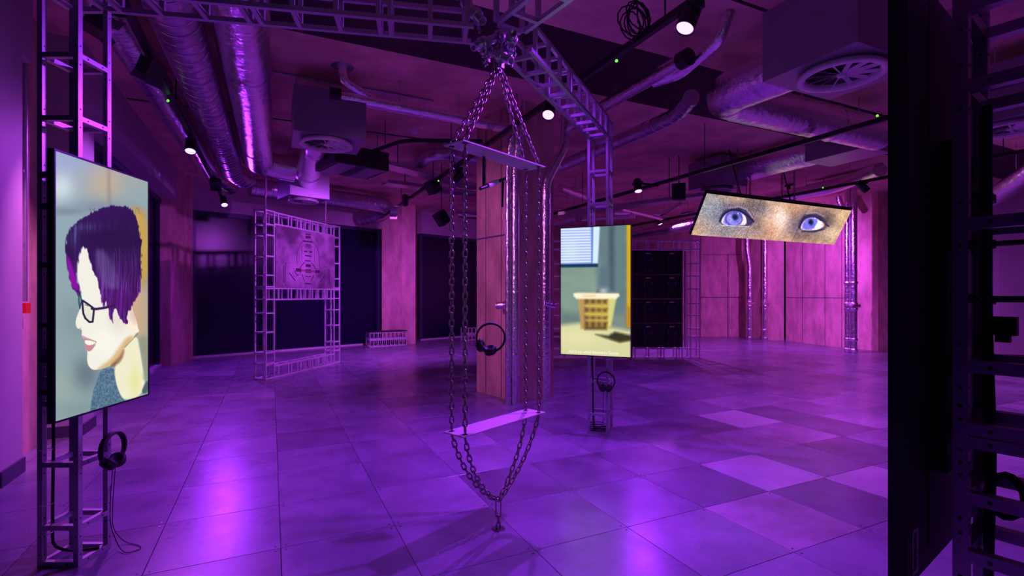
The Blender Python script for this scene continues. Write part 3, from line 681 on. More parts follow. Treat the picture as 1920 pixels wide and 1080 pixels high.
eyes = thing('screen_row', EO+ET/2+ES/2, 'row of three joined screens hung on chains showing a pair of violet eyes', 'screen')
for k in range(3):
    o = EO+ET*(k/3); MB().obox(o+ET/6+ES/2-EN*.03, ET/6*.997, ES/2, EN*.028).build('housing', M['tvback'], eyes)
pe.mesh('display', [EO+EN*.001, EO+ET+EN*.001, EO+ET+ES+EN*.001, EO+ES+EN*.001], SM, eyes)
sm = MB()
for k in (1, 2): sm.bar(EO+ET*k/3+EN*.001, EO+ET*k/3+ES+EN*.001, .006, .004, EN)
sm.build('panel_seam', M['ink'], eyes)
MB().bar(EO-ES*.03-EN*.03+Z*.01, EO+ET-ES*.03-EN*.03+Z*.01, .05, .04).build('hanging_rail', M['black'], eyes)
for px, py in ((1388, 362), (1412, 366), (1474, 372), (1498, 378)):
    t = (px-1326)/281; t = t*1/(1.195-.195*t)
    b = EO+ET*t-EN*.03+Z*.02; chain(eyes, [b, V(b.x, b.y, CEIL)], .05, 1.35)
MB().tube([EO+ET*.22-EN*.05, EO+ET*.16-EN*.05+V(0, .1, .78)], .012, 6).tube([EO+ET*.55-EN*.05, EO+ET*.5-EN*.05+V(0, .1, .78)], .012, 6).build('hanging_strap', M['black'], eyes)

# ------------------------------------------------------------------ headphones
def headphones(c, right, up, label, cord=None, scale=1.0, tilt=0.0):
    """c = middle of the band's circle"""
    right = Vector(right).normalized(); up = Vector(up).normalized(); n = right.cross(up); R = .083*scale
    root = thing('headphones', c+up*R, label, 'headphones', 'listening headphones')
    pts = [c+right*math.cos(a)*R+up*math.sin(a)*R for a in [math.radians(-62+k*304/30) for k in range(31)]]
    m = MB(); vs = []; fs = []
    for k, p in enumerate(pts):
        rd = (p-c).normalized(); hw = .007+.007*math.sin(math.pi*k/30); th = .0055
        vs += [p-n*hw-rd*th, p+n*hw-rd*th, p+n*hw+rd*th, p-n*hw+rd*th]
    for k in range(30):
        for j in range(4): a = k*4+j; b_ = k*4+(j+1) % 4; fs.append((a, b_, b_+4, a+4))
    fs += [(3, 2, 1, 0), (120, 121, 122, 123)]
    m.add(vs, fs, True); m.build('headband', M['rubber'], root)
    for a, nx in ((math.radians(-64), -1), (math.radians(244), 1)):
        rd = right*math.cos(a)+up*math.sin(a); p = c+rd*R*.95; ax = (-rd*.75+right*nx*.3+n*.25).normalized()
        cup = MB().lathe([(.001, -.016), (.028, -.018), (.036, -.011), (.038, 0), (.036, .005)], p, ax, 20).build('ear_cup', M['rubber'], root)
        MB().lathe([(.036, .002), (.040, .012), (.036, .024), (.022, .026), (.018, .016), (.001, .014)], p, ax, 20).build('ear_cushion', M['cushion'], cup)
    if cord:
        for pth in cord: MB().tube(resample(fillet(pth, .06), .03), .0022, 6).build('cord', M['rubber'], root)
    return root
hc0 = at(920, 633, 2.93)
headphones(hc0, (.89, .1, -.45), (.45, 0, .89), 'black headphones hanging on a thin wire in front of the pillar')
# hanging arm for the headphones: clamped under the spreader plank
A0 = at(907, 296, 2.84); A1 = at(907, 350, 2.84); A2 = at(905, 352, 2.80); A3 = at(947, 335, 2.98); A4 = at(942, 388, 2.96)
A0.z = 2.119; A0.x = A1.x; A0.y = A1.y
hanger = thing('headphone_hanger', A0, 'black tube bracket with a white sleeve hanging below the swing top plank', 'bracket')
MB().tube([A0, A1+V(0, 0, -.008)], .0095, 10).build('drop_rod', M['black'], hanger); MB().tube([A2-(A3-A2)*.1, A3], .010, 10).build('cross_tube', M['black'], hanger)
MB().tube([A2.lerp(A3, .2), A2.lerp(A3, .62)], .0165, 14).build('white_sleeve', M['white'], hanger)
MB().tube([A3-V(.012, 0, 0), A4], .007, 8).build('tail_rod', M['black'], hanger)
MB().tube([A2.lerp(A3, .24)-V(0, 0, .016), hc0+V(-.012, 0, .083)], .0010, 5).build('wire', M['alu'], hanger)
# on the left leg
o, u, v = legL
hp = at(211, 842, 2.68); hpl = headphones(V(-2.075, 2.605, at(211, 842, 2.6).z), (-.05, 1, 0), (0.02, 0, 1), 'black headphones hung low on the left gantry leg', None)
b0 = at(212, 866, 2.70)
MB().tube(resample(fillet([b0, at(207, 930, 2.64), at(206, 985, 2.62), at(222, 1025, 2.63), fl(236, 1040)+V(0, 0, .004), fl(266, 1030)+V(0, 0, .004), fl(262, 1024)+V(0, 0, .004), fl(232, 1018)+V(0, 0, .004), at(210, 990, 2.68), at(212, 930, 2.68), at(217, 868, 2.71)], .05), .02), .0022, 6).build('cord', M['rubber'], hpl)
# on the middle leg
hp2 = at(1136, 714, 4.72); hpm = headphones(hp2, u2, (0, 0, 1), 'black headphones hung on the gantry leg under the laundry basket screen', None)
MB().tube(resample(fillet([at(1131, 732, 4.72), at(1131, 780, 4.8), at(1128, 800, 4.85), at(1120, 806, 4.9)], .1), .03), .0022, 6).tube(resample(fillet([at(1139, 732, 4.72), at(1136, 775, 4.8), at(1130, 798, 4.85)], .1), .03), .0022, 6).build('cord', M['rubber'], hpm)
# cables on the legs
def cable(name, pts, r, label, parent=None):
    m = MB().tube(resample(fillet(pts, .05), .03), r, 7)
    return tag(m.build(name, M['rubber'], origin=pts[0]), label, 'cable')
ca = legL[0]+V(.035, .02, 0)
cable('power_cable', [ca+V(0, 0, .95), ca+V(.005, 0, .6), ca+V(0, 0, .3), ca+V(0, 0, .08), ca+V(.06, .05, .035), ca+V(.15, .1, .03)], .007, 'black cable tied down the left gantry leg')
for zz in (.70, .57, .3, .16):
    t = MB(); c = legL[0]+V(.012, .008, zz); t.tube([c+V(math.cos(k)*.03, math.sin(k)*.026, .002*math.sin(2*k)) for k in [2*math.pi*j/16 for j in range(16)]], .0018, 5, closed=True); t.build('cable_tie', M['white'], gantry)
cb_ = leg2[0]+u2*.03
cable('power_cable', [cb_+V(0, 0, .76), cb_+V(.005, -.01, .55), cb_+V(.01, 0, .2), cb_+V(.02, 0, .03)], .008, 'black cable running down the gantry leg under the laundry basket screen')
cl_ = []
cc = fl(1122, 812)
for k in range(64):
    a = 2*math.pi*k/18; cl_.append(cc+V(math.cos(a)*(.085+.015*math.sin(k)), math.sin(a)*(.07+.01*math.cos(k*1.3))+.03, .012+.0012*k))
tag(MB().tube(cl_, .0045, 6).build('cable_coil', M['rubber'], origin=cc), 'small coil of black cable on the floor inside the middle gantry leg', 'cable')
ln_ = []
lc = leg3[0]+u3*.12+leg3[2]*.03+V(0, 0, .905)
for k in range(60):
    a = 2*math.pi*k/15; ln_.append(lc+leg3[2]*(math.cos(a)*.028+.02)+Z*(math.sin(a)*.045)+u3*(.0006*k-.02))
tag(MB().tube(ln_, .005, 6).build('cable_coil', M['rubber'], origin=lc), 'bundled black cable hooked on the near right gantry leg', 'cable')
cv = leg3[0]+u3*.11+leg3[2]*.02
cable('power_cable', [cv+V(0, 0, 1.75), cv+V(0, 0, 1.3), cv+V(.01, 0, 1.0), cv+V(0, 0, .6), cv+V(.01, 0, .03)], .010, 'thick black cable running down the near right gantry leg')
ad = leg3[0]+u3*.118+leg3[2]*.045+V(0, 0, 1.27)
tag(MB().obox(ad, u3*.014, leg3[2]*.022, Z*.02).obox(ad+V(0, 0, -.027), u3*.009, leg3[2]*.012, Z*.008).build('power_adapter', M['black'], origin=ad), 'small black adapter clipped to the near right gantry leg', 'adapter')

# ------------------------------------------------------------------ framed relief panel (left background)
n0 = V(-3.84, 7.806, 0); fd = V(.46, 2.01, 0).normalized(); fn = V(-fd.y, fd.x, 0)     # fn: away from camera side
s2 = .19; FL = 2.06; FH = 2.67
frame = thing('truss_goal_frame', n0, 'tall aluminium truss frame standing left of the swing holding an etched panel', 'frame')
vst = [.015, .25, .42, .74, 1.04, 1.26, 1.43, 1.46, 1.64, 1.94, 2.27, 2.44, 2.655]
for x in (0, FL-s2):
    box_truss(frame, n0+fd*x, V(0, 0, FH), fd, fn, s2, vst, .022, 'alu_lit')
hst = [.1, .34, .42, .58, .66, .80, .93, 1.0, 1.15, 1.36, 1.45, 1.58]
for z in (.012, 1.255, 2.465):
    box_truss(frame, n0+fd*s2+V(0, 0, z), fd*(FL-2*s2), fn, Z, s2-.01, hst, .022, 'alu_lit')
pn = thing('etched_panel', n0+fd*.21-fn*.015+V(0, 0, 1.46), 'purple-lit square metal panel cut with a symmetrical diagram in the truss frame', 'panel')
PO = n0+fd*.215-fn*.014+V(0, 0, 1.45); PW, PH = 1.66, 1.0
MB().obox(PO+fd*PW/2+Z*PH/2, fd*PW/2, fn*.003, Z*PH/2).build('plate', M['panel'], pn)
# marks given in photo crop units of the panel, straightened to 0..1
Hp = hom([(90, 140), (828, 275), (822, 958), (80, 950)], [(0, 1), (1, 1), (1, 0), (0, 0)])
def pp(x, y):
    q = Hp @ np.array([x, y, 1.0]); return PO+fd*PW*q[0]/q[2]+Z*PH*q[1]/q[2]-fn*.0042
def slot(pts, wd, name='slot', m='panelmark'):
    b = MB(); q = [pp(*p) for p in pts]
    for a, c in zip(q, q[1:]): b.bar(a, c, wd, .003, fn) if False else b.obox((a+c)/2, (c-a)/2+(c-a).normalized()*wd*.2, (c-a).normalized().cross(fn)*wd/2, fn*.0018)
    return b.build(name, M[m], pn)
def arc(x0, y0, x1, y1, xm, ym, n=10): return [((1-t)**2*x0+2*t*(1-t)*xm+t*t*x1, (1-t)**2*y0+2*t*(1-t)*ym+t*t*y1) for t in [k/n for k in range(n+1)]]
for pts, wd in (([(462, 290), (516, 292)], .045), ([(458, 252), (518, 258)], .02), ([(425, 340), (545, 352)], .022), ([(440, 475), (475, 478)], .026), ([(505, 480), (535, 484)], .026), ([(450, 530), (525, 538)], .022), ([(448, 598), (518, 602)], .020), ([(460, 660), (514, 663)], .05), ([(336, 718), (392, 722)], .055), ([(574, 736), (628, 740)], .05), ([(452, 715), (520, 718)], .018), ([(452, 745), (520, 748)], .02), ([(446, 896), (520, 898)], .02),
                ([(182, 670), (182, 888)], .018), ([(750, 712), (750, 898)], .018), ([(440, 618), (380, 692)], .014), ([(528, 622), (584, 706)], .014), ([(250, 762), (322, 862)], .018), ([(694, 788), (636, 872)], .016), ([(405, 778), (440, 862)], .012), ([(556, 792), (524, 862)], .012),
                ([(262, 630), (204, 630), (200, 928), (250, 934)], .006), ([(684, 672), (734, 676), (730, 940), (690, 944)], .006), ([(410, 598), (408, 402), (566, 424), (566, 604)], .005), ([(460, 386), (518, 390), (518, 428), (460, 424), (460, 386)], .01), ([(470, 402), (506, 404)], .016),
                (arc(345, 655, 440, 335, 330, 400, 14), .005), (arc(545, 352, 632, 690, 640, 420, 14), .005), (arc(450, 795, 518, 797, 484, 818), .014), (arc(314, 732, 355, 790, 320, 775), .014), (arc(650, 752, 606, 800, 646, 790), .012), (arc(292, 735, 388, 745, 300, 880, 14), .005), (arc(300, 700, 390, 740, 400, 860, 12), .004), (arc(660, 745, 570, 755, 650, 890, 14), .005), (arc(410, 770, 560, 780, 484, 900, 14), .004)):
    slot(pts, wd)
slot([(392, 722), (574, 738)], .028, 'tinted_band', 'paneltint')
for x, t in ((.12, 0), (1.75, 0)):
    p = n0+fd*x+fn*s2/2+V(0, 0, FH); MB().tube([p, V(p.x, p.y, CEIL)], .005, 6).tube([p+V(0, 0, .2), p+V(0, 0, .5)], .012, 6).build('suspension_wire', M['alu'], frame)

# benches made of stacked truss
def bench(c, d, L, label):
    d = d.normalized(); n = V(-d.y, d.x, 0); root = thing('truss_bench', c, label, 'bench', 'truss benches')
    for z in (.012, .20):
        for k in (0, 1):
            box_truss(root, c+n*(.17*k)+V(0, 0, z), d*L, n, Z, .16, [.01]+[L*k_/9 for k_ in range(1, 9)]+[L-.01], .018, 'alu_lit', sides=(1, 3) if k else (0, 1, 2, 3))
    MB().obox(c+d*L/2+n*.17+V(0, 0, .385), d*(L/2+.01), n*.19, Z*.010).build('top_board', M['black'], root)
bench(fl(697, 650)+V(0, -.2, 0), V(.85, .53, 0), .98, 'low truss bench with black top beside the back pier')
bench(fl(878, 639), V(.7, .7, 0), 1.25, 'low truss bench half hidden behind the pillar')

# ------------------------------------------------------------------ LED wall seen from behind, in its frame
LZ = 10.45
l0 = V((1036-CX)/F*LZ, LZ, 0); LX = V(1, -.004, 0).normalized(); LYv = V(0, 1, 0); LW = (1312-1036)/F*LZ
lf = thing('truss_screen_frame', l0, 'wide aluminium truss frame around the dark cabinet wall', 'frame')
for x in (0, LW-.2): box_truss(lf, l0+LX*x, V(0, 0, 2.47), LX, LYv, .19, [.02, .2, .45, .62, .9, 1.15, 1.45, 1.72, 1.98, 2.28, 2.45], .022, 'alu_lit')
hs = [.12, .2, .45, .52, .78, .98, 1.15, 1.45, 1.52, 1.8, 2.05, 2.12, 2.38, 2.5]
for z in (.02, 2.27): box_truss(lf, l0+LX*.2+V(0, 0, z), LX*(LW-.4), LYv, Z, .19, hs, .022, 'alu_lit')
led = thing('led_cabinet_stack', l0+LX*.3+V(0, 0, .23), 'black stack of display cabinets seen from behind with rows of pink handles', 'LED display')
CW = (LW-.62)/5; CHt = 2.02/4
cabm = None
for i in range(5):
    for j in range(4):
        c = l0+LX*(.26+CW*(i+.5))+V(0, .02, .235+CHt*(j+.5))
        m = MB(); m.obox(c, LX*CW*.495, LYv*.03, Z*CHt*.495); m.obox(c-LYv*.05+Z*.0, LX*.1, LYv*.03, Z*CHt*.33); m.obox(c-LYv*.035+LX*.18, LX*.012, LYv*.012, Z*CHt*.45); m.obox(c-LYv*.035-LX*.18, LX*.012, LYv*.012, Z*CHt*.45)
        cab = m.build('cabinet', M['ledcab'], led)
        MB().obox(c-LYv*.085+Z*CHt*.36, LX*.05, LYv*.01, Z*.014).build('handle', M['ledpink'], cab)
        q = MB()
        for s in (-1, 1): q.obox(c-LYv*.075+LX*s*.075+Z*CHt*.12, (LX*s*.01+Z*.0), LYv*.006, Z*.03+LX*s*.012)
        q.build('latch', M['ledblue'], cab)
        q = MB()
        for s in (-1, 1):
            for zz in (-.27, .28): q.disc(c-LYv*.083+LX*s*(.07 if zz < 0 else .14)+Z*CHt*zz*1.2, LYv, .010, 6, .006)
        q.build('fixings', M['alu'], cab)
MB().obox(l0+LX*(LW-.31)+V(0, .0, 1.24), LX*.012, LYv*.012, Z*1.0).build('edge_strip', M['alu'], led)

# ------------------------------------------------------------------ ducts, pipes and boxes under the ceiling
def duct(name, label, cat, pts, dia, m='foil', jit=.012, group=None, fil=.3, spiral=False, hang=None, n=20, bands=0):
    path = resample(fillet(pts, fil), .05 if not spiral else .04); root = thing(name, path[0], label, cat, group); radii = None
    if spiral: radii = [dia/2*(1.02 if k % 3 == 0 else .985) for k in range(len(path))]
    MB().tube(path, dia/2, n, True, jit, radii=radii).build('duct_body' if dia > .2 else 'pipe_body', M[m], root)
    if spiral:
        s = MB()
        for k in range(2, len(path)-1, 4):
            t = (path[k+1]-path[k]).normalized(); s.lathe([(dia/2+.001, -.006), (dia/2+.007, 0), (dia/2+.001, .006)], path[k], t, n)
        s.build('seam_rings', M['galv'], root)['kind'] = 'stuff'
    if hang:
        for t in hang:
            p = path[int(t*(len(path)-1))]; MB().tube([p+V(0, 0, dia/2-.02), V(p.x, p.y, CEIL)], .006, 6).build('hanger_rod', M['galv'], root)
    for k in range(bands):
        i = int((k+.5)/bands*(len(path)-2)); t = (path[i+1]-path[i]).normalized(); MB().lathe([(dia/2*1.012, -.02), (dia/2*1.04, 0), (dia/2*1.012, .02)], path[i], t, n).build('joint_band', M['foil_fine'], root)
    return root
DH = 3.42
duct('foil_duct', 'slim foil duct running beside the left bulkhead', 'duct', [G(-1.13, 1.0, DH), G(-.95, 10.2, DH), G(-.7, 11.0, DH-.02)], .28, hang=(.3, .7), bands=3)
duct('spiral_duct', 'spiral steel duct running between two foil ducts', 'duct', [G(-.68, 1.0, DH), G(-.60, 9.7, DH), G(-.4, 10.3, DH)], .34, 'galv', 0, spiral=True, hang=(.3, .75))
duct('foil_duct', 'broad foil duct at the left turning into a cross duct', 'duct', [G(-.22, 1.0, 3.40), G(-.17, 8.8, 3.40), G(.35, 8.85, 3.36)], .40, hang=(.35, .8), bands=3, fil=.35)
duct('foil_duct', 'short foil duct behind the left ceiling diffuser box', 'duct', [G(.58, 6.8, 3.42), G(.56, 8.2, 3.40), G(.54, 9.6, 3.34)], .40, hang=(.5,), bands=2)
duct('conduit_pipe', 'thin dark pipe above the left lamp track', 'pipe', [G(-.42, 1.0, 3.62), G(-.40, 9.8, 3.62)], .09, 'galv', 0, hang=(.3, .8))
w0, w1 = ht(468, 350, 3.47), ht(722, 385, 3.47); wd_ = (w1-w0).normalized()
duct('spiral_duct', 'bright spiral duct along the back windows', 'duct', [w0, w1, w1+V(-.1, .5, -.06), w1+V(-.8, .75, -.2)], .36, 'galv', 0, spiral=True, hang=(.2, .6), fil=.2)
def diffuser_box(c, ax, ay, hx, hy, z0, z1, dia, label, m='galvbox', dz=.0, doff=(0, 0)):
    root = thing('air_diffuser', V(c.x, c.y, z0), label, 'air vent', 'round ceiling diffusers')
    MB().obox(V(c.x, c.y, (z0+z1)/2), ax*hx, ay*hy, Z*(z1-z0)/2).build('plenum_box', M[m], root)
    e_ = V(c.x, c.y, z0)+ax*doff[0]+ay*doff[1]; r = dia/2
    rim = MB().lathe([(r*.80, -.002), (r*.80, -.03), (r*.84, -.05), (r*.98, -.05), (r, -.04), (r*.97, -.02), (r*.9, -.002)], e_, Z, 36).build('rim', M['white'], root)
    MB().disc(e_-Z*.006, Z, r*.8, 30, .004).build('throat', M['ink'], root)
    for k in range(12):
        a = math.pi*2*k/12+.2; d = V(math.cos(a), math.sin(a), 0); MB().obox(e_+d*r*.43-Z*.026, d*r*.36, d.cross(Z)*.012+Z*.008, Z*.0015).build('vane', M['white'], rim)
    MB().lathe([(.001, -.046), (.03, -.044), (.035, -.02)], e_, Z, 14).build('hub', M['white'], rim)
    for sx in (-1, 1):
        MB().tube([V(c.x, c.y, z1)+ax*hx*.9*sx, V(c.x, c.y, CEIL)+ax*hx*.9*sx], .006, 6).build('hanger_rod', M['galv'], root)
    return root
dfc = ht(612, 266, 3.02)
diffuser_box(dfc+GX*.02+GY*.06, GX, GY, .36, .34, 3.02, 3.5, .56, 'round ceiling diffuser with grey box above the truss frame', doff=(-.02, -.06))
dfc = ht(1578, 133, 3.03)
diffuser_box(dfc+GX*.06+GY*.04, GX, GY, .42, .36, 3.03, 3.58, .60, 'large round ceiling diffuser beside the near right screen', doff=(-.06, -.04))
dfc = ht(1345, 357, 3.17)
diffuser_box(dfc, GX, GY, .32, .36, 3.2, 3.68, .56, 'small round ceiling diffuser above the left end of the eyes screen')
dfc = ht(569, 376, 3.0)
diffuser_box(dfc, wd_, V(-wd_.y, wd_.x, 0), .34, .3, 3.02, 3.5, .5, 'round ceiling diffuser under the spiral duct by the back windows')
dfc = ht(1895, 236, 3.03)
diffuser_box(dfc, GX, GY, .36, .36, 3.03, 3.58, .60, 'round ceiling diffuser at the far right behind the near gantry leg')
duct('foil_duct', 'fat foil duct bending away from the right diffuser box', 'duct', [G(4.12, 2.75, 3.33), G(4.05, 3.66, 3.33), G(6.9, 3.70, 3.36)], .40, hang=(.6, .9), bands=2, fil=.28)
duct('foil_duct', 'foil duct leading to the small diffuser above the eyes screen', 'duct', [G(7.37, 4.75, 3.5), G(7.37, 7.1, 3.5)], .42, hang=(.5,), bands=1)
bxc = G(7.37, 4.35, 3.5)
tag(MB().obox(bxc, GX*.3, GY*.42, Z*.22).obox(bxc+V(0, 0, .22), GX*.02, GY*.02, Z*.03).build('plenum_box', M['galvbox'], origin=bxc), 'grey duct box joining two foil ducts at the right', 'duct box')
duct('spiral_duct', 'thin spiral duct leaving the bend of the right foil duct', 'duct', [G(4.0, 3.95, 3.42), G(4.25, 4.4, 3.42), G(4.25, 7.0, 3.42), G(3.9, 7.6, 3.42)], .17, 'galv', 0, spiral=True, hang=(.5,))
def cap(p, d, r, root): MB().tube([p-d*.07, p+d*.04], r, 18).build('end_sleeve', M['black'], root)
r_ = duct('foil_pipe', 'foil drain pipe with black end sleeve on the right of the gantry', 'pipe', [G(3.36, 3.38, 3.46), G(3.36, 5.45, 3.44)], .125, 'foil_fine', .02, hang=(.5,), bands=3); cap(G(3.36, 3.38, 3.46), -GY, .078, r_)
duct('foil_pipe', 'bent foil pipe joining the drain pipe on the right of the gantry', 'pipe', [G(3.52, 3.05, CEIL), G(3.52, 3.15, 3.55), G(3.5, 3.6, 3.43), G(3.40, 3.85, 3.43)], .10, 'foil_fine', .02, fil=.08)
r_ = duct('foil_pipe', 'foil drain pipe with black end sleeve left of the pillar', 'pipe', [G(.60, 5.63, 3.46), G(2.62, 5.68, 3.42)], .13, 'foil_fine', .02, hang=(.35, .7), bands=3); cap(G(.60, 5.63, 3.46), -GX, .078, r_)
duct('foil_pipe', 'bent foil pipe dropping from a round ceiling hole', 'pipe', [G(.68, 5.56, CEIL), G(.68, 5.56, 3.60), G(1.05, 5.66, 3.47)], .10, 'foil_fine', .02, fil=.06)
fl0 = G(.68, 5.56, CEIL); tag(MB().lathe([(.06, -.001), (.10, -.012), (.12, -.001)], fl0, Z, 20).build('pipe_collar', M['alu_dk'], origin=fl0), 'round collar where a foil pipe enters the ceiling', 'collar')
# pillar pipes
pA, pB = V(-.045, 6.08, 0), V(.42, 6.22, 0)
duct('foil_pipe', 'tall foil pipe on the left edge of the pillar face', 'pipe', [pA, pA+V(0, 0, 2.95), pA+V(.05, -.06, 3.25), pA+V(.055, -.06, 3.75)], .075, 'foil_fine', .02, fil=.1, bands=2)
duct('foil_pipe', 'thicker foil pipe beside the slim one on the pillar', 'pipe', [pA+V(.085, .02, 0), pA+V(.085, .02, 2.9), pA+V(.15, -.06, 3.3), pA+V(.155, -.06, 3.75)], .10, 'foil_fine', .02, fil=.1, bands=3)
duct('foil_pipe', 'foil pipe on the right edge of the pillar bending out at the top', 'pipe', [pB, pB+V(0, .0, 2.72), pB+V(.24, .02, 3.2), pB+V(.25, .02, 3.75)], .115, 'foil_fine', .02, fil=.08, bands=3)
pv = at(932, 573, 6.35); tag(MB().tube([pv, pv+V(.07, -.03, .0), pv+V(.13, -.03, .02)], .05, 14, jit=.06).build('wrapped_valve', M['foil_fine'], origin=pv), 'foil wrapped valve stub on the pillar pipes', 'valve')
pv = at(1042, 573, 6.2); tag(MB().tube([pv, pv+V(-.06, 0, .0), pv+V(-.13, 0, .02)], .045, 14, jit=.06).build('wrapped_valve', M['foil_fine'], origin=pv), 'foil wrapped valve stub on the right pillar pipe', 'valve')
# right wall pipes
def riser(px, py, dia, label, top=CEIL, lean=None):
    b = fl(px, py); b.y += .05
    r = duct('foil_riser', label, 'pipe', [b, V(b.x, b.y, 2.2), V(b.x+(lean or 0), b.y, 2.7), V(b.x+(lean or 0), b.y, top)], dia, 'foil_fine', .03, fil=.15, n=14)
    for zz in (.06, .3, 1.0, 1.12, 1.6): MB().lathe([(dia/2, -.04), (dia*.62, -.02), (dia*.62, .02), (dia/2, .04)], V(b.x, b.y, zz), Z, 16).build('joint_band', M['foil_fine'], r)
    MB().tube([V(b.x-.09, b.y-.06, 1.06), V(b.x+.09, b.y-.06, 1.08)], .04, 10).build('valve', M['foil_fine'], r); return r
riser(1407, 637, .15, 'left foil riser of the pair by the right concrete wall', lean=-.08); riser(1436, 638, .15, 'right foil riser of the pair by the right concrete wall')
riser(1592, 661, .12, 'left foil riser at the end of the magenta concrete wall'); riser(1604, 662, .13, 'right foil riser at the end of the magenta concrete wall')
# minor pipes in the far right background
rp = random.Random(11)
bgp = [((1050, 352), (1105, 372), .16, 3.4), ((1045, 392), (1110, 400), .10, 3.2), ((1150, 398), (1235, 402), .14, 3.3), ((1165, 392), (1240, 410), .10, 3.15), ((1240, 402), (1276, 382), .09, 3.3), ((1060, 415), (1190, 405), .09, 3.05), ((1192, 440), (1310, 416), .30, 3.05), ((1045, 418), (1085, 408), .20, 2.95), ((1280, 400), (1300, 395), .12, 3.3)]
nm = ['pale', 'slim', 'broken', 'lower', 'kinked', 'long thin', 'fat crumpled', 'short crumpled', 'stub']
for (a, b, dia, z), q in zip(bgp, nm):
    p0 = ht(a[0], a[1], z); p1 = ht(b[0], b[1], z)
    for p in (p0, p1):
        if p.y > 14.0: k = 14.0/p.y; p.x *= k; p.z = H+(p.z-H)*k; p.y = 14.0
    duct('foil_pipe', q+' foil pipe under the far ceiling beyond the laundry basket screen', 'pipe', [p0, p0.lerp(p1, .5)+V(0, 0, rp.uniform(-.04, .04)), p1], dia, 'foil', .03, fil=.2, hang=(.5,), n=14)
duct('steel_duct', 'bent steel duct behind the chain swing', 'duct', [ht(770, 322, 3.54), ht(806, 291, 3.56), ht(840, 288, 3.56), ht(905, 300, 3.56)], .2, 'galv', 0, fil=.25, hang=(.6,))
duct('steel_duct', 'wide steel duct under the ceiling at the far end left of the pillar', 'duct', [at(865, 395, 12.6), at(905, 398, 12.2)], .36, 'foil', .02, hang=(.5,), n=16)
duct('foil_duct', 'foil duct at the far right beyond the near gantry leg', 'duct', [at(1858, 372, 8.5), at(1900, 345, 8.0), at(1960, 300, 7.4)], .3, 'foil', .015, hang=(.5,), n=16)
duct('foil_pipe', 'U shaped foil pipe at the top of the right risers', 'pipe', [at(1572, 368, 11.9), at(1576, 385, 11.9), at(1597, 398, 11.9)], .13, 'foil_fine', .03, fil=.15, hang=(0.0,), n=14)
duct('foil_duct', 'long foil duct under the far right ceiling', 'duct', [ht(1440, 372, 3.43), ht(1560, 352, 3.43), ht(1650, 318, 3.43)], .24, 'foil', .015, hang=(.3, .7), n=16)
duct('foil_pipe', 'foil pipe crossing the ceiling beside the near right screen', 'pipe', [ht(1700, 62, 3.5), ht(1800, 25, 3.5)], .12, 'foil_fine', .02, hang=(.5,))
# dark fan unit, trays, conduits
fc_ = ht(660, 322, 3.12)
fu = thing('fan_coil_unit', fc_, 'dark fan coil unit hanging behind the left diffuser box', 'ventilation unit')
fu_d = V(.75, .66, 0); fu_n = V(-.66, .75, 0)
MB().obox(fc_+Z*.14, fu_d*.40, fu_n*.36, Z*.13).build('housing', M['tvback'], fu)
for k in (-.25, .25): MB().obox(fc_+fu_d*k*.85+Z*.006, fu_d*.13, fu_n*.34, Z*.006).build('access_panel', M['galvbox'], fu)
for s in (-1, 1): MB().tube([fc_+fu_d*.4*s+Z*.26, V((fc_+fu_d*.4*s).x, (fc_+fu_d*.4*s).y, CEIL)], .008, 6).build('hanger_rod', M['galv'], fu)
def tray(p, q, wdt, label):
    p, q = Vector(p), Vector(q); d = (q-p).normalized(); n = d.cross(Z); r = thing('cable_tray', p, label, 'cable tray', 'cable trays')
    MB().obox((p+q)/2, (q-p)/2, n*wdt/2, Z*.004).build('tray_floor', M['galv'], r)
    for s in (-1, 1): MB().obox((p+q)/2+n*s*wdt/2+Z*.025, (q-p)/2, n*.003, Z*.03).build('tray_side', M['galv'], r)
    for t in (.2, .75):
        c = p.lerp(q, t); MB().tube([c, V(c.x, c.y, CEIL)], .008, 6).build('hanger_rod', M['black'], r)
tray(ht(700, 306, 3.36), ht(893, 354, 3.36), .3, 'upper perforated cable tray crossing left of the pillar')
tray(ht(722, 345, 3.36), ht(893, 367, 3.36), .3, 'lower cable tray crossing left of the pillar')
tray(at(1050, 405, 9.5), at(1330, 368, 8.6), .3, 'cable tray beneath the black speaker at the right')
tray(ht(1520, 352, 3.62), ht(1655, 322, 3.62), .25, 'cable tray above the right end of the eyes screen')
cdt = [ht(905, 265, 3.38), ht(757, 263, 3.38), ht(690, 287, 3.38), ht(655, 298, 3.36)]
o_ = thing('black_conduit', cdt[0], 'black ceiling conduit bending left behind the swing', 'conduit'); MB().tube(resample(fillet(cdt, .2), .1), .028, 8).build('conduit_body', M['black'], o_)
for q in (cdt[0].lerp(cdt[1], .4), cdt[1].lerp(cdt[2], .5)): MB().tube([q, V(q.x, q.y, CEIL)], .006, 6).build('hanger_rod', M['black'], o_)
sd = ht(777, 244, CEIL); tag(MB().lathe([(.001, -.06), (.05, -.06), (.06, -.04), (.075, -.03), (.08, 0)], sd, Z, 20).build('smoke_detector', M['white'], origin=sd), 'white smoke detector on the ceiling left of the pillar', 'smoke detector')
sd = ht(1232, 338, CEIL); tag(MB().lathe([(.001, -.06), (.05, -.06), (.06, -.04), (.075, -.03), (.08, 0)], sd, Z, 20).build('smoke_detector', M['white'], origin=sd), 'white smoke detector on the ceiling above the laundry basket screen', 'smoke detector')
cp = [ht(500, 133, CEIL-.02), ht(812, 190, CEIL-.02)]
tag(MB().tube(cp, .014, 8).build('ceiling_conduit', M['alu_dk'], origin=cp[0]), 'thin conduit fixed under the ceiling behind the left truss arm', 'conduit')

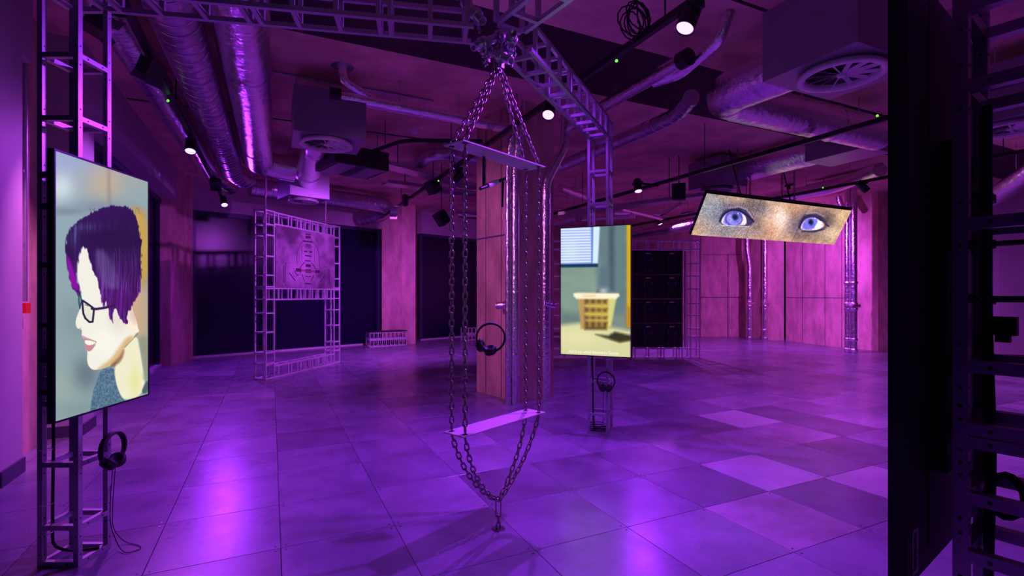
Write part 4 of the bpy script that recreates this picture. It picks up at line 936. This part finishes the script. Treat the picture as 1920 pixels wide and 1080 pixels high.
# ------------------------------------------------------------------ left wall fittings
pr = G(-1.83, 5.45)
cdp = thing('metal_conduit', (pr.x, pr.y, 1.05), 'metal conduit running down the left concrete pier', 'conduit')
MB().tube([V(pr.x, pr.y, 1.28), V(pr.x, pr.y, CEIL)], .02, 10).build('conduit_body', M['alu'], cdp)
for zz in (1.75, 2.35, 3.2): MB().obox(V(pr.x, pr.y, zz)-GX*.012, GY*.035, GX*.02, Z*.012).build('pipe_clip', M['alu'], cdp)
cbx = V(pr.x, pr.y, 1.225)+GX*.02
tag(MB().obox(cbx-GX*.03, GX*.035, GY*.052, Z*.042).build('call_point', M['red'], origin=cbx), 'red call point box on the left concrete pier', 'alarm box')
cm = thing('security_camera', ht(285, 322, 3.12), 'small white sensor under the left bulkhead edge', 'sensor')
cmp_ = cm.location.copy()
MB().obox(cmp_, GX*.04, GY*.09, Z*.03).build('sensor_body', M['white'], cm); MB().lathe([(.001, -.06), (.04, -.05), (.05, 0)], cmp_-GY*.0+GX*.05+V(0, .0, -.01), Z, 14).build('sensor_dome', M['white'], cm)
MB().disc(cmp_+GX*.041-V(0, 0, .01), GX, .008, 8, .004).build('status_light', M['green'], cm)

# ------------------------------------------------------------------ lamp tracks and lamps
TZ = 3.24
def track(gx, g0, g1, label, TZ=TZ):
    a, b = G(gx, g0, TZ), G(gx, g1, TZ); r = thing('lamp_track', a, label, 'lamp track', 'black lamp tracks')
    MB().bar(a, b, .045, .05).build('track_rail', M['black'], r)
    for t in (.15, .5, .85):
        c = a.lerp(b, t)+Z*.02; MB().tube([c, V(c.x, c.y, CEIL)], .006, 6).build('hanger_rod', M['black'], r)
    return r
tD = track(-.87, .6, 11.5, 'black lamp track along the left bulkhead'); tA = track(2.47, 1.0, 12.2, 'black lamp track passing above the swing and pillar')
tB = track(5.52, .8, 9.6, 'black lamp track below the near right foil ducts', 3.09); tC = track(9.0, 1.5, 13.2, 'black lamp track beyond the eyes screen')
def led_dot(tr, p): MB().disc(p, (0, -1, 0), .012, 8, .006).build('status_light', M['green'], tr)
led_dot(tD, ht(315, 189, 3.17)); led_dot(tD, ht(412, 352, 3.17)); led_dot(tA, ht(1156, 114, 3.17)); led_dot(tA, ht(822, 339, 3.17)); led_dot(tB, ht(1645, 217, 3.04)); led_dot(tC, ht(1543, 352, 3.17))
def spot(p, aim, label, col=VIOLET, power=1.0, size=95, lens='lens', r=.055, group='round stage lamps', TZ=TZ, trk=None, soft=.045):
    p = Vector(p); aim = Vector(aim); d = (aim-p).normalized(); root = thing('stage_lamp', V(p.x, p.y, p.z), label, 'lamp', group)
    body = MB().lathe([(.001, -.20), (r*.9, -.20), (r*1.08, -.17), (r*1.12, -.01), (r*1.16, .012), (r*1.05, .012), (r*1.02, -.004)], p, d, 24).build('lamp_body', M['black'], root)
    MB().disc(p+d*.0, d, r, 24, .004).build('lens', M[lens], body)
    back = p-d*.12; MB().bar(back, V(back.x, back.y, TZ-.02), .03, .05).obox(V(back.x, back.y, TZ-.035), GX*.03, GY*.09, Z*.02).build('yoke', M['black'], root)
    if trk is not None: MB().bar(V(back.x, back.y, TZ-.03), G(trk, back.dot(GY), TZ-.03), .03, .03).build('track_arm', M['black'], root)
    if power > 0:
        ld = bpy.data.lights.new('lamp_beam', 'SPOT'); ld.energy = LAMP*power; ld.color = col; ld.spot_size = math.radians(size); ld.spot_blend = .9; ld.shadow_soft_size = soft
        o = bpy.data.objects.new('lamp_beam', ld); q = d.to_track_quat('-Z', 'Y').to_matrix().to_4x4(); q.translation = p+d*.02; link(o, root, q)
    return root
spot((1.13, 3.27, 3.08), (-.2, 2.6, 0), 'bright violet lamp at the top right of the gantry', VIOLET, .95, 120, trk=2.47)
spot(at(1028, 215, 4.91), (-.2, 2.8, 0), 'bright violet lamp glowing over the pillar and swing', VIOLET, 1.0, 155, trk=2.47)
spot(ht(357, 283, 3.08), (-3.2, 4.6, 0), 'violet lamp under the left ducts nearest the tall profile screen', MAGENTA, .7, 130, trk=-.87)
spot(ht(421, 384, 3.08), (-4.0, 8.0, 0), 'violet lamp under the left ducts farthest back', VIOLET, .8, 140, trk=-.87)
spot(ht(1197, 358, 2.93), (2.0, 6.6, 0), 'violet lamp on the track above the laundry basket screen', VIOLET, .65, 140, TZ=3.09, trk=5.52, soft=.16)
spot(ht(1238, 420, 3.08), (4.6, 11.5, 0), 'violet lamp far back beyond the laundry basket screen', MAGENTA, 1.5, 145, trk=9.0)
spot(ht(760, 383, 3.08), (-2.6, 12.6, 0), 'narrow blue-white lamp aimed at the back pier', MAGENTA, 1.5, 130, 'lensblue', .05, trk=2.47)
spot(V(6.1, 11.0, 3.0), (7.9, 13.4, 1.2), 'lamp hidden behind the eyes screen aimed at the concrete wall', MAGENTA, 1.5, 120, TZ=CEIL)
spot(G(5.52, 2.6, 2.93), (4.5, 5.0, 0), 'added fill lamp on the right track hidden behind the near screen', MAGENTA, 1.15, 140, TZ=3.09)  # unseen lamp added to brighten the right-hand ducts and floor
spot(G(9.0, 5.0, 3.08), (8.6, 8.0, 0), 'lamp on the far right track beyond the near gantry leg', MAGENTA, 1.0, 145)
spot(G(2.47, 7.2, 3.05), n0+fd*1.0+V(0, 0, 1.2), 'unseen lamp left of the pillar aimed away at the etched panel', MAGENTA, 1.0, 90)

# black fixtures, two of them given beams, and speakers
def speaker(c, d, label, s=(.09, .09, .12)):
    d = Vector(d).normalized(); u = d.cross(Z).normalized(); v = u.cross(d); r = thing('loudspeaker', c, label, 'speaker', 'small black loudspeakers')
    cab = MB().obox(c, u*s[0], d*s[1], v*s[2]).build('cabinet', M['black'], r); MB().obox(c+d*(s[1]+.003), u*s[0]*.88, d*.004, v*s[2]*.9).build('grille', M['rubber'], cab)
    MB().tube([c+Z*s[2]*.7, V(c.x, c.y, CEIL)], .008, 6).build('drop_rod', M['black'], r)
speaker(at(812, 350, 8.5), (-.5, -.6, -.5), 'small black loudspeaker under the track left of the pillar', (.09, .09, .11))
speaker(at(828, 409, 9.2), (-.6, -.5, -.6), 'tilted black loudspeaker hanging lower left of the pillar', (.10, .09, .12))
speaker(at(1273, 360, 8.7), (-.35, -.9, -.05), 'upright black loudspeaker beside the eyes screen', (.11, .1, .14))
def flood(p, aim, label, power=0, col=PINK, ang=130):
    p = Vector(p); d = (Vector(aim)-p).normalized(); u = d.cross(Z).normalized(); v = u.cross(d); r = thing('flood_lamp', p, label, 'lamp', 'black flood lamps')
    MB().obox(p, u*.075, d*.06, v*.06).build('lamp_body', M['black'], r)
    for s in (-1, 1): MB().obox(p+d*.085+v*s*.066, u*.075, d*.035+v*s*.015, v*.0015).build('barn_door', M['black'], r)
    tk = min((-.87, 2.47), key=lambda g: abs(g-p.dot(GX)))
    MB().bar(p+v*.05, V(p.x, p.y, TZ-.03), .02, .02).bar(V(p.x, p.y, TZ-.03), G(tk, p.dot(GY), TZ-.03), .03, .03).build('yoke', M['black'], r)
    if power:
        ld = bpy.data.lights.new('lamp_beam', 'SPOT'); ld.energy = LAMP*power; ld.color = col; ld.spot_size = math.radians(ang); ld.spot_blend = .9; ld.shadow_soft_size = .05
        o = bpy.data.objects.new('lamp_beam', ld); q = d.to_track_quat('-Z', 'Y').to_matrix().to_4x4(); q.translation = p+d*.07; link(o, r, q)
flood(ht(285, 128, 3.12), G(-1.9, 5.6, .7), 'black flood lamp on the left track aimed away at the concrete pier', .42, PINK, 58)
flood(ht(180, 43, 3.12), (-.25, 6.6, 1.6), 'black flood lamp by the top of the left gantry leg aimed at the pillar', .55, PINK, 50)
flood(ht(738, 398, 3.08), ht(738, 398, 3.08)+V(.1, -.3, -.8), 'small unlit lamp next to the back pier')
flood(ht(404, 343, 3.12), ht(404, 343, 3.12)+V(.4, -.5, -.5), 'unlit black flood lamp near the farthest left lamp')
# tangle of cable on the track above the swing
tg = []; tc = ht(1192, 40, 3.36)
for k in range(80):
    a = k*.55; tg.append(tc+GX*math.sin(a)*.10*(1+.3*math.sin(k*.21))+Z*(math.cos(a)*.11+.03*math.sin(k*.13))+GY*(.05*math.sin(k*.17)))
tag(MB().tube(tg, .006, 6).tube([tc-GY*.1-Z*.12, tc+GX*.02, tc+Z*.38], .006, 6).build('cable_bundle', M['rubber'], origin=tc), 'tangled black cable bundle tied on the track above the swing', 'cable')
print('links', nlink, 'objects', len(bpy.data.objects))
